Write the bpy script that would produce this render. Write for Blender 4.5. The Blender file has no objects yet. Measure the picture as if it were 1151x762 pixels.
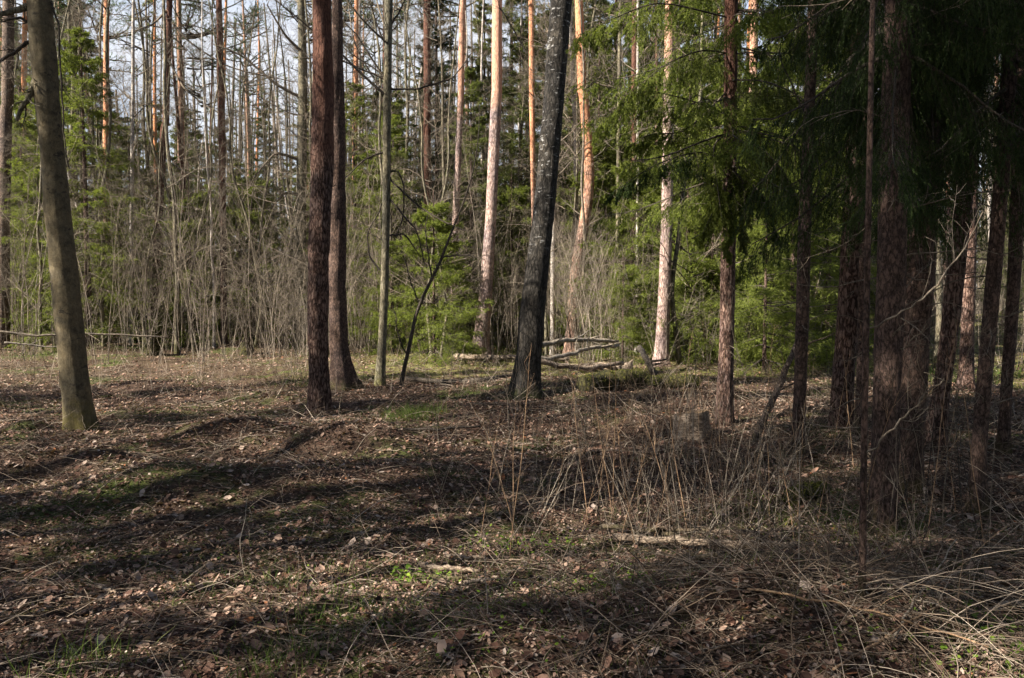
import bpy, math, random
import numpy as np
from mathutils import Vector

# ---------------------------------------------------------------- camera, sky, sun, exposure
sc = bpy.context.scene
COL = sc.collection
W, H, FPX, CXP, CYP, HORIZON, EYE = 1151.0, 762.0, 895.0, 575.5, 381.0, 330.0, 1.6
TILT = math.atan((CYP - HORIZON) / FPX)
cam_d = bpy.data.cameras.new('camera')
cam = bpy.data.objects.new('camera', cam_d)
COL.objects.link(cam)
cam.location = (0, 0, EYE)
cam.rotation_euler = (math.pi / 2 - TILT, 0, 0)
cam_d.sensor_width = 36
cam_d.lens = 36 * FPX / W
cam_d.clip_start = 0.05
cam_d.clip_end = 4000
sc.camera = cam

SUN_EL = math.radians(37)
SH = np.array([-0.90, -0.436]); SH /= np.linalg.norm(SH)          # horizontal direction towards the sun
SUNV = np.array([SH[0] * math.cos(SUN_EL), SH[1] * math.cos(SUN_EL), math.sin(SUN_EL)])
world = bpy.data.worlds.new('World'); sc.world = world
world.use_nodes = True
wn = world.node_tree
bg = wn.nodes['Background']
sky = wn.nodes.new('ShaderNodeTexSky')
sky.sky_type = 'NISHITA'; sky.sun_disc = False
sky.sun_elevation = SUN_EL; sky.sun_rotation = math.atan2(SH[0], SH[1])
sky.air_density = 1.0; sky.dust_density = 1.0; sky.ozone_density = 1.5
# thin bright cloud veil over the sky
wtc = wn.nodes.new('ShaderNodeTexCoord'); wno = wn.nodes.new('ShaderNodeTexNoise'); wno.inputs['Scale'].default_value = 3.5; wno.inputs['Detail'].default_value = 6
wmp = wn.nodes.new('ShaderNodeMapping'); wmp.inputs['Scale'].default_value = (1, 1, 2.5)
wn.links.new(wtc.outputs['Generated'], wmp.inputs[0]); wn.links.new(wmp.outputs[0], wno.inputs['Vector'])
wra = wn.nodes.new('ShaderNodeMapRange'); wra.inputs[1].default_value = .38; wra.inputs[2].default_value = .56
wra.inputs[3].default_value = .6; wra.inputs[4].default_value = .92
wn.links.new(wno.outputs[0], wra.inputs[0])
wsp = wn.nodes.new('ShaderNodeSeparateXYZ'); wn.links.new(wtc.outputs['Generated'], wsp.inputs[0])
wel = wn.nodes.new('ShaderNodeMapRange'); wel.inputs[1].default_value = .30; wel.inputs[2].default_value = .42; wel.inputs[3].default_value = 1; wel.inputs[4].default_value = 0
wn.links.new(wsp.outputs[2], wel.inputs[0])
wmu = wn.nodes.new('ShaderNodeMath'); wmu.operation = 'MULTIPLY'; wn.links.new(wra.outputs[0], wmu.inputs[0]); wn.links.new(wel.outputs[0], wmu.inputs[1])
wmi = wn.nodes.new('ShaderNodeMix'); wmi.data_type = 'RGBA'; wn.links.new(wmu.outputs[0], wmi.inputs[0])
wn.links.new(sky.outputs[0], wmi.inputs[6]); wmi.inputs[7].default_value = (4.7, 4.8, 5.1, 1)
wn.links.new(wmi.outputs[2], bg.inputs[0])
bg.inputs[1].default_value = 0.05
sun_d = bpy.data.lights.new('sun', 'SUN')
sun_d.energy = 5.0; sun_d.angle = math.radians(0.53); sun_d.color = (1.0, 0.93, 0.83)
sun = bpy.data.objects.new('sun', sun_d); COL.objects.link(sun)
sun.rotation_euler = Vector((-SUNV[0], -SUNV[1], -SUNV[2])).to_track_quat('-Z', 'Y').to_euler()
sc.cycles.sample_clamp_indirect = 4
sun.location = (-20, -10, 30)
sc.view_settings.view_transform = 'Standard'
sc.view_settings.look = 'None'
sc.view_settings.exposure = 2.15
sc.view_settings.gamma = 1
sc.cycles.max_bounces = 4; sc.cycles.diffuse_bounces = 3; sc.cycles.glossy_bounces = 1
sc.cycles.transmission_bounces = 2; sc.cycles.transparent_max_bounces = 4
sc.cycles.caustics_reflective = False; sc.cycles.caustics_refractive = False
sc.cycles.use_denoising = True
sc.cycles.adaptive_threshold = 0.02

rng = np.random.default_rng(7)
random.seed(7)

# ---------------------------------------------------------------- helpers: terrain
def _vn(x, y, seed):
    xi = np.floor(x).astype(np.int64); yi = np.floor(y).astype(np.int64)
    fx = x - xi; fy = y - yi
    fx = fx * fx * (3 - 2 * fx); fy = fy * fy * (3 - 2 * fy)
    def h(a, b):
        n = (a * 374761393 + b * 668265263 + seed * 974711) & 0x7fffffff
        n = ((n ^ (n >> 13)) * 1274126177) & 0x7fffffff
        return ((n ^ (n >> 16)) & 0xffff) / 65535.0
    return (h(xi, yi) * (1 - fx) + h(xi + 1, yi) * fx) * (1 - fy) + (h(xi, yi + 1) * (1 - fx) + h(xi + 1, yi + 1) * fx) * fy

MOUNDS = [(-3.1, 8.6, .75, .4, .26), (-1.75, 8.2, .8, .35, .24), (-2.5, 6.4, 1.1, .5, .15), (-2.4, 7.6, 1.2, .22, -.12), (-4.2, 7.2, .8, .3, .14), (-.7, 6.7, .8, .5, .12),
          (1.35, 3.75, .8, .42, .24), (-3.4, 4.6, .9, .35, -.10), (1.7, 9.3, .5, .4, .15), (3.9, 8.9, .8, .6, .12),
          (1.9, 13.4, 1.9, .9, .18), (-5.7, 9.4, .3, .25, .14), (0.1, 5.2, .8, .4, -.07), (-1.3, 4.1, .7, .4, .05)]
def gh(x, y):
    x = np.asarray(x, float); y = np.asarray(y, float)
    z = 0.22 * (_vn(x / 4.3 + 50, y / 3.6 + 50, 1) - .5) + 0.16 * (_vn(x / 1.3 + 90, y / 1.1 + 90, 2) - .5)
    z = z + 0.06 * (_vn(x / .42 + 300, y / .36 + 300, 3) - .5) + 0.02 * (_vn(x / .14 + 900, y / .14 + 900, 4) - .5)
    for mx, my, sx, sy, a in MOUNDS:
        z = z + a * np.exp(-((x - mx) / sx) ** 2 - ((y - my) / sy) ** 2)
    d = np.hypot(x, y)
    z = z + np.clip(d - 30, 0, 200) * 0.012
    return z * np.clip(d / 2.0, 0.2, 1)

ct, st = math.cos(TILT), math.sin(TILT)
def ray(px, py):
    u = (px - CXP) / FPX; v = (CYP - py) / FPX
    return np.array([u, ct + v * st, -st + v * ct])
def gp(px, py):
    d = ray(px, py); z = 0.0
    for _ in range(12):
        t = (z - EYE) / d[2]; z = 0.5 * z + 0.5 * float(gh(d[0] * t, d[1] * t))
    t = (z - EYE) / d[2]
    return np.array([d[0] * t, d[1] * t, float(gh(d[0] * t, d[1] * t))])
def at(px, py, Y):
    d = ray(px, py); t = Y / d[1]
    return np.array([d[0] * t, Y, EYE + d[2] * t])
def proj(p):
    x, y, z = p[0], p[1], p[2] - EYE
    f = y * ct - z * st; u = z * ct + y * st
    return CXP + FPX * x / f, CYP - FPX * u / f

# ---------------------------------------------------------------- helpers: meshes
def nrm(a):
    return a / np.maximum(np.linalg.norm(a, axis=-1, keepdims=True), 1e-9)

class MB:
    def __init__(s): s.v = []; s.f = []; s.n = 0
    def add(s, v, f):
        v = np.asarray(v, float).reshape(-1, 3); f = np.asarray(f, np.int64)
        s.v.append(v); s.f.append(f + s.n); s.n += len(v)
    def mesh(s, name, mat, smooth=False):
        me = bpy.data.meshes.new(name)
        V = np.concatenate(s.v)
        tot = np.concatenate([np.full(len(f), f.shape[1]) for f in s.f])
        L = np.concatenate([f.ravel() for f in s.f])
        me.vertices.add(len(V)); me.vertices.foreach_set('co', V.ravel().astype(np.float32))
        me.loops.add(len(L)); me.loops.foreach_set('vertex_index', L.astype(np.int32))
        me.polygons.add(len(tot))
        st_ = np.concatenate([[0], np.cumsum(tot)[:-1]])
        me.polygons.foreach_set('loop_start', st_.astype(np.int32))
        if smooth: me.polygons.foreach_set('use_smooth', np.ones(len(tot), bool))
        me.update(calc_edges=True)
        me.materials.append(mat)
        return me

def tubes(mb, P, R, S=3):
    P = np.asarray(P, float); N, K = P.shape[:2]
    R = np.broadcast_to(np.asarray(R, float), (N, K))
    T = np.empty_like(P); T[:, 1:-1] = P[:, 2:] - P[:, :-2]; T[:, 0] = P[:, 1] - P[:, 0]; T[:, -1] = P[:, -1] - P[:, -2]
    T = nrm(T)
    D = nrm(P[:, -1] - P[:, 0])
    ref = np.where(np.abs(D[:, 2:3]) > .8, np.array([[1., .13, 0]]), np.array([[.1, .05, 1.]]))
    U = nrm(np.cross(T, ref[:, None, :])); V = np.cross(T, U)
    a = np.arange(S) * 2 * math.pi / S
    ring = P[:, :, None, :] + R[:, :, None, None] * (np.cos(a)[None, None, :, None] * U[:, :, None, :] + np.sin(a)[None, None, :, None] * V[:, :, None, :])
    i = np.arange(N)[:, None, None] * K * S; k = np.arange(K - 1)[None, :, None] * S; j = np.arange(S)[None, None, :]
    j2 = (j + 1) % S
    F = np.stack([i + k + j, i + k + j2, i + k + S + j2, i + k + S + j], -1).reshape(-1, 4)
    mb.add(ring.reshape(-1, 3), F)

def grow(Sx, D, L, K, wob, up=0.0, r=rng):
    Sx = np.asarray(Sx, float); N = len(Sx); P = np.empty((N, K, 3)); P[:, 0] = Sx
    d = nrm(np.asarray(D, float)); step = np.broadcast_to(np.asarray(L, float), (N,))[:, None] / (K - 1)
    up = np.broadcast_to(np.asarray(up, float), (K,))
    for k in range(1, K):
        d = d + wob * r.standard_normal((N, 3)); d[:, 2] += up[k]; d = nrm(d)
        P[:, k] = P[:, k - 1] + d * step
    return P

def along(P, n, t0, t1, r=rng, even=False):
    N, K = P.shape[:2]
    if even: t = np.broadcast_to(np.linspace(t0, t1, n), (N, n)) + r.uniform(-.5, .5, (N, n)) * (t1 - t0) / max(n, 1)
    else: t = r.uniform(t0, t1, (N, n))
    t = np.clip(t, 0, .999)
    x = t * (K - 1); k = np.minimum(x.astype(int), K - 2); f = (x - k)[..., None]
    ii = np.arange(N)[:, None]
    A = P[ii, k]; B = P[ii, k + 1]
    return (A + (B - A) * f).reshape(-1, 3), nrm(B - A).reshape(-1, 3), t.reshape(-1), np.repeat(np.arange(N), n)

def swing(T, ang, r=rng):
    q = r.standard_normal(T.shape); q = nrm(q - (q * T).sum(-1, keepdims=True) * T)
    a = np.broadcast_to(np.asarray(ang, float), (len(T),))[:, None]
    return np.cos(a) * T + np.sin(a) * q

def spikes(mb, P, n, L, wid, ang, r=rng, t0=0., t1=1., droop=0.0):
    pos, T, t, _ = along(P, n, t0, t1, r)
    d = swing(T, r.uniform(ang * .6, ang * 1.3, len(T)), r); d[:, 2] -= droop; d = nrm(d)
    l = L * r.uniform(.7, 1.2, (len(T), 1))
    b = nrm(np.cross(d, r.standard_normal(d.shape))) * wid * .5
    V = np.stack([pos - b, pos + b, pos + d * l], 1)
    mb.add(V.reshape(-1, 3), np.arange(len(pos) * 3).reshape(-1, 3))

# ---------------------------------------------------------------- helpers: materials
def newmat(name, rough=.85, spec=.2):
    m = bpy.data.materials.new(name); m.use_nodes = True
    b = m.node_tree.nodes['Principled BSDF']; b.inputs['Roughness'].default_value = rough
    b.inputs['Specular IOR Level'].default_value = spec
    return m, m.node_tree.nodes, m.node_tree.links, b
def ramp(n, stops, interp='LINEAR'):
    r_ = n.new('ShaderNodeValToRGB'); cr = r_.color_ramp; cr.interpolation = interp
    while len(cr.elements) < len(stops): cr.elements.new(.5)
    for e, (p, c) in zip(cr.elements, stops): e.position = p; e.color = (*c, 1)
    return r_
def mixc(n, l, fac, a, b, mode='MIX'):
    m = n.new('ShaderNodeMix'); m.data_type = 'RGBA'; m.blend_type = mode
    if isinstance(fac, (int, float)): m.inputs[0].default_value = fac
    else: l.new(fac, m.inputs[0])
    for k, c in ((6, a), (7, b)):
        if isinstance(c, tuple): m.inputs[k].default_value = (*c, 1)
        else: l.new(c, m.inputs[k])
    return m.outputs[2]
def noise(n, l, vec, scale, det=4, rough=.6, dist=0.):
    t = n.new('ShaderNodeTexNoise'); t.inputs['Scale'].default_value = scale; t.inputs['Detail'].default_value = det
    t.inputs['Roughness'].default_value = rough; t.inputs['Distortion'].default_value = dist
    if vec is not None: l.new(vec, t.inputs['Vector'])
    return t.outputs[0]

def bark(name, dark, mid, light, sc_=(14, 14, 4), bump=.6, upper=None, moss=0., mosscol=(.06, .058, .018), patch=None, fis=(.38, .62), vor=.16):
    m, n, l, b = newmat(name, .9, .15)
    tc = n.new('ShaderNodeTexCoord').outputs['Object']
    mp = n.new('ShaderNodeMapping'); mp.inputs['Scale'].default_value = sc_; l.new(tc, mp.inputs[0]); v = mp.outputs[0]
    vo = n.new('ShaderNodeTexVoronoi'); vo.feature = 'DISTANCE_TO_EDGE'; vo.inputs['Scale'].default_value = 1.6
    nz = noise(n, l, v, 2.2, 6, .65, .6)
    wv = n.new('ShaderNodeVectorMath'); wv.operation = 'ADD'
    sb = n.new('ShaderNodeTexNoise'); sb.inputs['Scale'].default_value = 1.5; l.new(v, sb.inputs['Vector'])
    l.new(v, wv.inputs[0]); l.new(sb.outputs[1], wv.inputs[1]); l.new(wv.outputs[0], vo.inputs['Vector'])
    vr = n.new('ShaderNodeMapRange'); vr.inputs[1].default_value = 0; vr.inputs[2].default_value = .25; l.new(vo.outputs[0], vr.inputs[0])
    fn = noise(n, l, v, 9, 5, .75)
    av = n.new('ShaderNodeMath'); av.operation = 'MULTIPLY_ADD'; l.new(fn, av.inputs[0]); av.inputs[1].default_value = .55
    hf = n.new('ShaderNodeMath'); hf.operation = 'MULTIPLY'; l.new(nz, hf.inputs[0]); hf.inputs[1].default_value = .5; l.new(hf.outputs[0], av.inputs[2])
    mul = n.new('ShaderNodeMath'); mul.operation = 'MULTIPLY_ADD'; l.new(vr.outputs[0], mul.inputs[0]); mul.inputs[1].default_value = vor
    l.new(av.outputs[0], mul.inputs[2])
    sub = n.new('ShaderNodeMath'); sub.operation = 'SUBTRACT'; l.new(mul.outputs[0], sub.inputs[0]); sub.inputs[1].default_value = vor * .62
    r_ = ramp(n, [(fis[0], dark), ((fis[0] + fis[1]) / 2, mid), (fis[1], light)]); l.new(sub.outputs[0], r_.inputs[0])
    col = r_.outputs[0]
    big = noise(n, l, tc, 2.3, 3, .6)
    rb = ramp(n, [(.3, (.6, .62, .66)), (.7, (1.2, 1.15, 1.05))]); l.new(big, rb.inputs[0])
    col = mixc(n, l, 1.0, col, rb.outputs[0], 'MULTIPLY')
    bl = noise(n, l, tc, 11, 5, .7); rl = ramp(n, [(.35, (.55, .56, .58)), (.5, (1, 1, 1)), (.68, (1.35, 1.3, 1.22))]); l.new(bl, rl.inputs[0])
    col = mixc(n, l, .8, col, rl.outputs[0], 'MULTIPLY')
    sep = n.new('ShaderNodeSeparateXYZ'); l.new(tc, sep.inputs[0])
    def zfac(z0, z1, amp=1.0):
        a = n.new('ShaderNodeMath'); a.operation = 'MULTIPLY_ADD'; l.new(big, a.inputs[0]); a.inputs[1].default_value = amp * abs(z1 - z0) * 2.2
        c = n.new('ShaderNodeMath'); c.operation = 'SUBTRACT'; l.new(sep.outputs[2], c.inputs[0]); c.inputs[1].default_value = amp * abs(z1 - z0) * 1.1
        l.new(c.outputs[0], a.inputs[2])
        q = n.new('ShaderNodeMapRange'); q.inputs[1].default_value = z0; q.inputs[2].default_value = z1; l.new(a.outputs[0], q.inputs[0])
        return q.outputs[0]
    if upper:
        z0, z1, ucol = upper
        ur = ramp(n, [(.35, tuple(c * .45 for c in ucol)), (.48, ucol), (.65, tuple(min(1, c * 1.35) for c in ucol))]); l.new(sub.outputs[0], ur.inputs[0])
        col = mixc(n, l, zfac(z0, z1), col, ur.outputs[0])
    if patch:
        pcol, psc, thr, z0 = patch
        mp2 = n.new('ShaderNodeMapping'); mp2.inputs['Scale'].default_value = psc; l.new(tc, mp2.inputs[0])
        pn = noise(n, l, mp2.outputs[0], 1.0, 5, .7)
        pr = n.new('ShaderNodeMapRange'); pr.inputs[1].default_value = thr; pr.inputs[2].default_value = thr + .06; l.new(pn, pr.inputs[0])
        pm = n.new('ShaderNodeMath'); pm.operation = 'MULTIPLY'; l.new(pr.outputs[0], pm.inputs[0]); l.new(zfac(z0, z0 + 1.2), pm.inputs[1])
        col = mixc(n, l, pm.outputs[0], col, pcol)
    if moss > 0:
        mr = n.new('ShaderNodeMapRange'); mr.inputs[1].default_value = moss; mr.inputs[2].default_value = 0.0; l.new(sep.outputs[2], mr.inputs[0])
        mn = noise(n, l, tc, 9, 4, .7)
        ad = n.new('ShaderNodeMath'); ad.operation = 'MULTIPLY'; l.new(mr.outputs[0], ad.inputs[0]); l.new(mn, ad.inputs[1])
        m2 = n.new('ShaderNodeMapRange'); m2.inputs[1].default_value = .30; m2.inputs[2].default_value = .55; m2.inputs[4].default_value = .75; l.new(ad.outputs[0], m2.inputs[0])
        col = mixc(n, l, m2.outputs[0], col, mosscol)
    l.new(col, b.inputs['Base Color'])
    bp = n.new('ShaderNodeBump'); bp.inputs['Strength'].default_value = bump; bp.inputs['Distance'].default_value = .035
    l.new(sub.outputs[0], bp.inputs['Height']); l.new(bp.outputs[0], b.inputs['Normal'])
    return m

def leafmat(name, stops, rough=.7, trans=0.0, objrand=0.0, nscale=0.0):
    m, n, l, b = newmat(name, rough, .08)
    g = n.new('ShaderNodeNewGeometry').outputs['Random Per Island']
    r_ = ramp(n, stops); l.new(g, r_.inputs[0]); col = r_.outputs[0]
    if objrand:
        oi = n.new('ShaderNodeObjectInfo').outputs['Random']
        r2 = ramp(n, [(0, (1 - objrand,) * 3), (1, (1 + objrand,) * 3)]); l.new(oi, r2.inputs[0])
        col = mixc(n, l, 1.0, col, r2.outputs[0], 'MULTIPLY')
    l.new(col, b.inputs['Base Color'])
    if trans:
        tr = n.new('ShaderNodeBsdfTranslucent'); l.new(mixc(n, l, 1.0, col, (1.3, 1.35, .7), 'MULTIPLY'), tr.inputs[0])
        mx = n.new('ShaderNodeMixShader'); mx.inputs[0].default_value = trans
        l.new(b.outputs[0], mx.inputs[1]); l.new(tr.outputs[0], mx.inputs[2])
        l.new(mx.outputs[0], n['Material Output'].inputs[0])
    return m

M = {}
M['pine_low'] = bark('bark_pine', (.035, .022, .018), (.15, .09, .07), (.27, .19, .155), (15, 15, 3.4), .8, upper=(5.5, 8, (.40, .17, .075)))
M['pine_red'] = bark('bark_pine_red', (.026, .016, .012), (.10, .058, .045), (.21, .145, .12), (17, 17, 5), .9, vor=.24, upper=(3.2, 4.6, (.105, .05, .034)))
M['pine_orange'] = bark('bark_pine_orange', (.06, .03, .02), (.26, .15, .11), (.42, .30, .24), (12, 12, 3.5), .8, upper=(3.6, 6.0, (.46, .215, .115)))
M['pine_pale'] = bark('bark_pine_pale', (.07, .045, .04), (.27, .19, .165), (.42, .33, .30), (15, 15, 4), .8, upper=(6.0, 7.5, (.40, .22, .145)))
M['pine_far'] = bark('bark_pine_far', (.05, .03, .025), (.19, .115, .09), (.30, .21, .17), (9, 9, 3), .5, upper=(5, 9, (.24, .14, .09)))
M['spruce'] = bark('bark_spruce', (.025, .017, .013), (.075, .05, .04), (.15, .10, .082), (20, 20, 9), .8, moss=.5)
M['spruce_pale'] = bark('bark_spruce_pale', (.035, .025, .02), (.105, .075, .058), (.22, .17, .135), (20, 20, 8), .8, moss=.4)
M['aspen'] = bark('bark_aspen', (.035, .028, .018), (.105, .085, .052), (.17, .145, .098), (11, 11, 6), .4, vor=.05, moss=1.1, mosscol=(.10, .085, .02), patch=((.035, .03, .022), (5, 5, 11), .60, -3), fis=(.3, .7))
M['birch_dark'] = bark('bark_birch_dark', (.009, .008, .007), (.026, .023, .019), (.065, .058, .05), (13, 13, 4.5), .9, patch=((.27, .26, .245), (7, 7, 20), .585, 2.0), moss=.5, mosscol=(.05, .055, .015))
M['birch'] = bark('bark_birch', (.08, .065, .055), (.32, .28, .245), (.5, .46, .42), (6, 6, 30), .3, fis=(.33, .6))
M['alder'] = bark('bark_alder', (.045, .04, .028), (.12, .105, .07), (.2, .18, .13), (14, 14, 5), .4, moss=.8, mosscol=(.1, .095, .02))
M['twig_dark'] = bark('bark_twig_dark', (.02, .017, .013), (.055, .045, .036), (.1, .085, .07), (20, 20, 20), .2)
M['twig'] = bark('bark_twig_grey', (.05, .042, .032), (.125, .102, .078), (.22, .185, .145), (14, 14, 8), .2, fis=(.3, .66))
M['twig_pale'] = bark('bark_twig_pale', (.10, .08, .06), (.22, .185, .145), (.34, .295, .24), (12, 12, 6), .2, fis=(.3, .66))
M['cane'] = bark('bark_cane', (.10, .06, .035), (.22, .14, .085), (.34, .24, .15), (10, 10, 6), .2, fis=(.3, .66))
M['wood'] = bark('weathered_wood', (.055, .04, .03), (.19, .145, .11), (.33, .27, .21), (5, 18, 18), .5)
M['cutwood'] = bark('cut_wood', (.06, .04, .022), (.17, .115, .07), (.28, .20, .125), (12, 12, 4), .5)
M['mosslog'] = bark('mossy_log_bark', (.015, .013, .009), (.045, .042, .018), (.10, .09, .03), (9, 9, 9), .9)
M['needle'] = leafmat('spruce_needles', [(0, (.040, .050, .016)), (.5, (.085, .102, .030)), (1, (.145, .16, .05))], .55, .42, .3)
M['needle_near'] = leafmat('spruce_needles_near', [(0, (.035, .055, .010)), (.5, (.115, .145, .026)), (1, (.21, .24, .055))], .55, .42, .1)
M['needle_dark'] = leafmat('spruce_needles_dark', [(0, (.014, .024, .008)), (.6, (.030, .048, .013)), (1, (.06, .085, .024))], .55, .2, .2)  # shade of the right-hand boughs put into the colour; also tall dark spruces
M['needle_sunlit'] = leafmat('spruce_needles_sunlit', [(0, (.055, .074, .016)), (.5, (.135, .162, .036)), (1, (.21, .235, .055))], .55, .45, .15)  # sunlight on boughs and young spruces put into a lighter needle colour
M['needle_pine'] = leafmat('pine_needles', [(0, (.03, .05, .02)), (.5, (.05, .085, .03)), (1, (.085, .12, .05))], .5, .2, .2)
M['leaf'] = leafmat('dead_leaves', [(0, (.022, .013, .010)), (.3, (.08, .041, .028)), (.6, (.17, .103, .074)), (.86, (.30, .205, .15)), (.97, (.34, .27, .22)), (1, (.24, .09, .035))], .75, .12)
M['grass'] = leafmat('grass_blades', [(0, (.04, .075, .015)), (.6, (.085, .12, .028)), (1, (.16, .17, .06))], .6, .3)
M['herb'] = leafmat('seedling_leaves', [(0, (.05, .09, .012)), (.6, (.11, .17, .022)), (1, (.19, .25, .035))], .5, .35)
M['moss'] = leafmat('moss_fronds', [(0, (.03, .036, .010)), (.6, (.075, .08, .018)), (1, (.18, .17, .04))], .8, .2)
M['straw'] = leafmat('dry_straw', [(0, (.09, .062, .042)), (.5, (.20, .152, .11)), (1, (.36, .30, .235))], .7, .1)
M['twiglit'] = leafmat('fallen_twigs', [(0, (.035, .025, .018)), (.6, (.11, .08, .055)), (1, (.26, .21, .16))], .8)

# ground
def ground_mat():
    m, n, l, b = newmat('forest_floor', .95, .1)
    tc = n.new('ShaderNodeTexCoord').outputs['Object']
    f = noise(n, l, tc, 38, 6, .75)
    r1 = ramp(n, [(.3, (.014, .009, .006)), (.47, (.05, .031, .021)), (.6, (.11, .072, .05)), (.75, (.20, .145, .105))]); l.new(f, r1.inputs[0])
    g = noise(n, l, tc, .55, 5, .65, .5); h = noise(n, l, tc, 6, 5, .7)
    mul = n.new('ShaderNodeMath'); mul.operation = 'MULTIPLY_ADD'; l.new(h, mul.inputs[0]); mul.inputs[1].default_value = .45; l.new(g, mul.inputs[2])
    mr = n.new('ShaderNodeMapRange'); mr.inputs[1].default_value = .72; mr.inputs[2].default_value = .86; l.new(mul.outputs[0], mr.inputs[0])
    gr = ramp(n, [(.35, (.022, .03, .008)), (.65, (.085, .10, .025))]); l.new(f, gr.inputs[0])
    c = mixc(n, l, mr.outputs[0], r1.outputs[0], gr.outputs[0])
    # mossy glade beyond the pines, its sunlit strip put into a lighter colour
    sp = n.new('ShaderNodeSeparateXYZ'); l.new(tc, sp.inputs[0])
    gy = n.new('ShaderNodeMapRange'); gy.inputs[1].default_value = 14.2; gy.inputs[2].default_value = 15.4; l.new(sp.outputs[1], gy.inputs[0])
    gm = n.new('ShaderNodeMath'); gm.operation = 'MULTIPLY'; l.new(gy.outputs[0], gm.inputs[0])
    gx = n.new('ShaderNodeMapRange'); gx.inputs[1].default_value = -5; gx.inputs[2].default_value = -3; gx.inputs[3].default_value = .1; l.new(sp.outputs[0], gx.inputs[0])
    gmx = n.new('ShaderNodeMath'); gmx.operation = 'MULTIPLY'; l.new(gx.outputs[0], gmx.inputs[0]); l.new(gy.outputs[0], gmx.inputs[1]); l.new(gmx.outputs[0], gm.inputs[0])
    hr = n.new('ShaderNodeMapRange'); hr.inputs[1].default_value = .4; hr.inputs[2].default_value = .56; l.new(h, hr.inputs[0]); l.new(hr.outputs[0], gm.inputs[1])
    gc = ramp(n, [(.35, (.07, .07, .02)), (.6, (.20, .185, .06)), (.75, (.31, .27, .11))]); l.new(f, gc.inputs[0])
    c = mixc(n, l, gm.outputs[0], c, gc.outputs[0])
    l.new(c, b.inputs['Base Color'])
    bp = n.new('ShaderNodeBump'); bp.inputs['Strength'].default_value = .8; bp.inputs['Distance'].default_value = .03
    l.new(f, bp.inputs['Height']); l.new(bp.outputs[0], b.inputs['Normal'])
    return m

# ---------------------------------------------------------------- helpers: objects
def link(name, me, parent=None, loc=(0, 0, 0)):
    o = bpy.data.objects.new(name, me); COL.objects.link(o); o.location = loc
    if parent is not None: o.parent = parent
    return o
def tag(o, label=None, cat=None, group=None, kind=None):
    if label: o['label'] = label
    if cat: o['category'] = cat
    if group: o['group'] = group
    if kind: o['kind'] = kind
    return o
def empty(name, loc, label, cat, group=None, rz=0.0, s=1.0):
    o = link(name, None, None, loc); o.rotation_euler.z = rz; o.scale = (s, s, s)
    return tag(o, label, cat, group)

# ---------------------------------------------------------------- ground and sky
ys = np.concatenate([np.linspace(-30, 1.5, 60), np.geomspace(1.55, 60, 620), np.geomspace(63, 1500, 50)])
ucols = np.concatenate([-np.geomspace(1, 1.0, 1), np.linspace(-1, 1, 560), np.ones(1)])[1:-1]
mb = MB()
half = np.where(ys < 3, 6.0, 0) + np.maximum(ys, 3) * .95
half = np.maximum(half, np.interp(ys, [-30, 1.5, 4, 60, 1500], [60, 6, 6, 60, 1500]))
X = half[:, None] * np.sign(ucols)[None] * np.abs(ucols)[None] ** 1.15
Yg = np.repeat(ys[:, None], len(ucols), 1)
V = np.stack([X, Yg, gh(X, Yg)], -1)
ny, nx = X.shape
i = np.arange(ny - 1)[:, None] * nx; j = np.arange(nx - 1)[None]
mb.add(V, np.stack([i + j, i + j + 1, i + nx + j + 1, i + nx + j], -1).reshape(-1, 4))
g = link('ground', mb.mesh('ground', ground_mat(), True)); tag(g, 'forest floor of brown leaf litter, moss and soil', 'ground', kind='structure')

# ---------------------------------------------------------------- trunk builder
def trunk_mesh(name, C, R, mat, sides=18, flare=.5, lobes=5, rough=.03, step=.12):
    """C: centre points by rising z (local), R radii; a trunk with root flare."""
    C = np.asarray(C, float); R = np.asarray(R, float)
    z = np.concatenate([[-.25, -.1], np.arange(0, min(7, C[-1, 2]), step), np.linspace(min(7, C[-1, 2]), C[-1, 2], 16)])
    cx = np.interp(z, C[:, 2], C[:, 0]); cy = np.interp(z, C[:, 2], C[:, 1]); r = np.interp(z, C[:, 2], R)
    ker = np.ones(7) / 7
    cx = np.convolve(np.pad(cx, 3, 'edge'), ker, 'valid'); cy = np.convolve(np.pad(cy, 3, 'edge'), ker, 'valid'); r = np.convolve(np.pad(r, 3, 'edge'), ker, 'valid')
    a = np.arange(sides) * 2 * math.pi / sides
    ph = rng.uniform(0, 6.28)
    fl = 1 + 1.35 * flare * np.exp(-np.clip(z, 0, 9) / .2)[:, None] * (.55 + .45 * np.cos(lobes * a + ph)[None]) 
    nz = 1 + rough * 2 * (_vn(a[None] * 2.2 + 20 + 0 * z[:, None], z[:, None] * 2.5 + ph * 9 + 40, 5) - .5) + rough * 2 * (_vn(a[None] * 6 + 70 + 0 * z[:, None], z[:, None] * 9 + ph * 9 + 90, 6) - .5)
    rr = r[:, None] * fl * nz
    V = np.stack([cx[:, None] + rr * np.cos(a), cy[:, None] + rr * np.sin(a), np.repeat(z[:, None], sides, 1)], -1)
    n, S = V.shape[:2]
    ii = np.arange(n - 1)[:, None] * S; jj = np.arange(S)[None]; j2 = (jj + 1) % S
    b = MB(); b.add(V, np.stack([ii + jj, ii + j2, ii + S + j2, ii + S + jj], -1).reshape(-1, 4))
    return b.mesh(name, mat, True)

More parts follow.
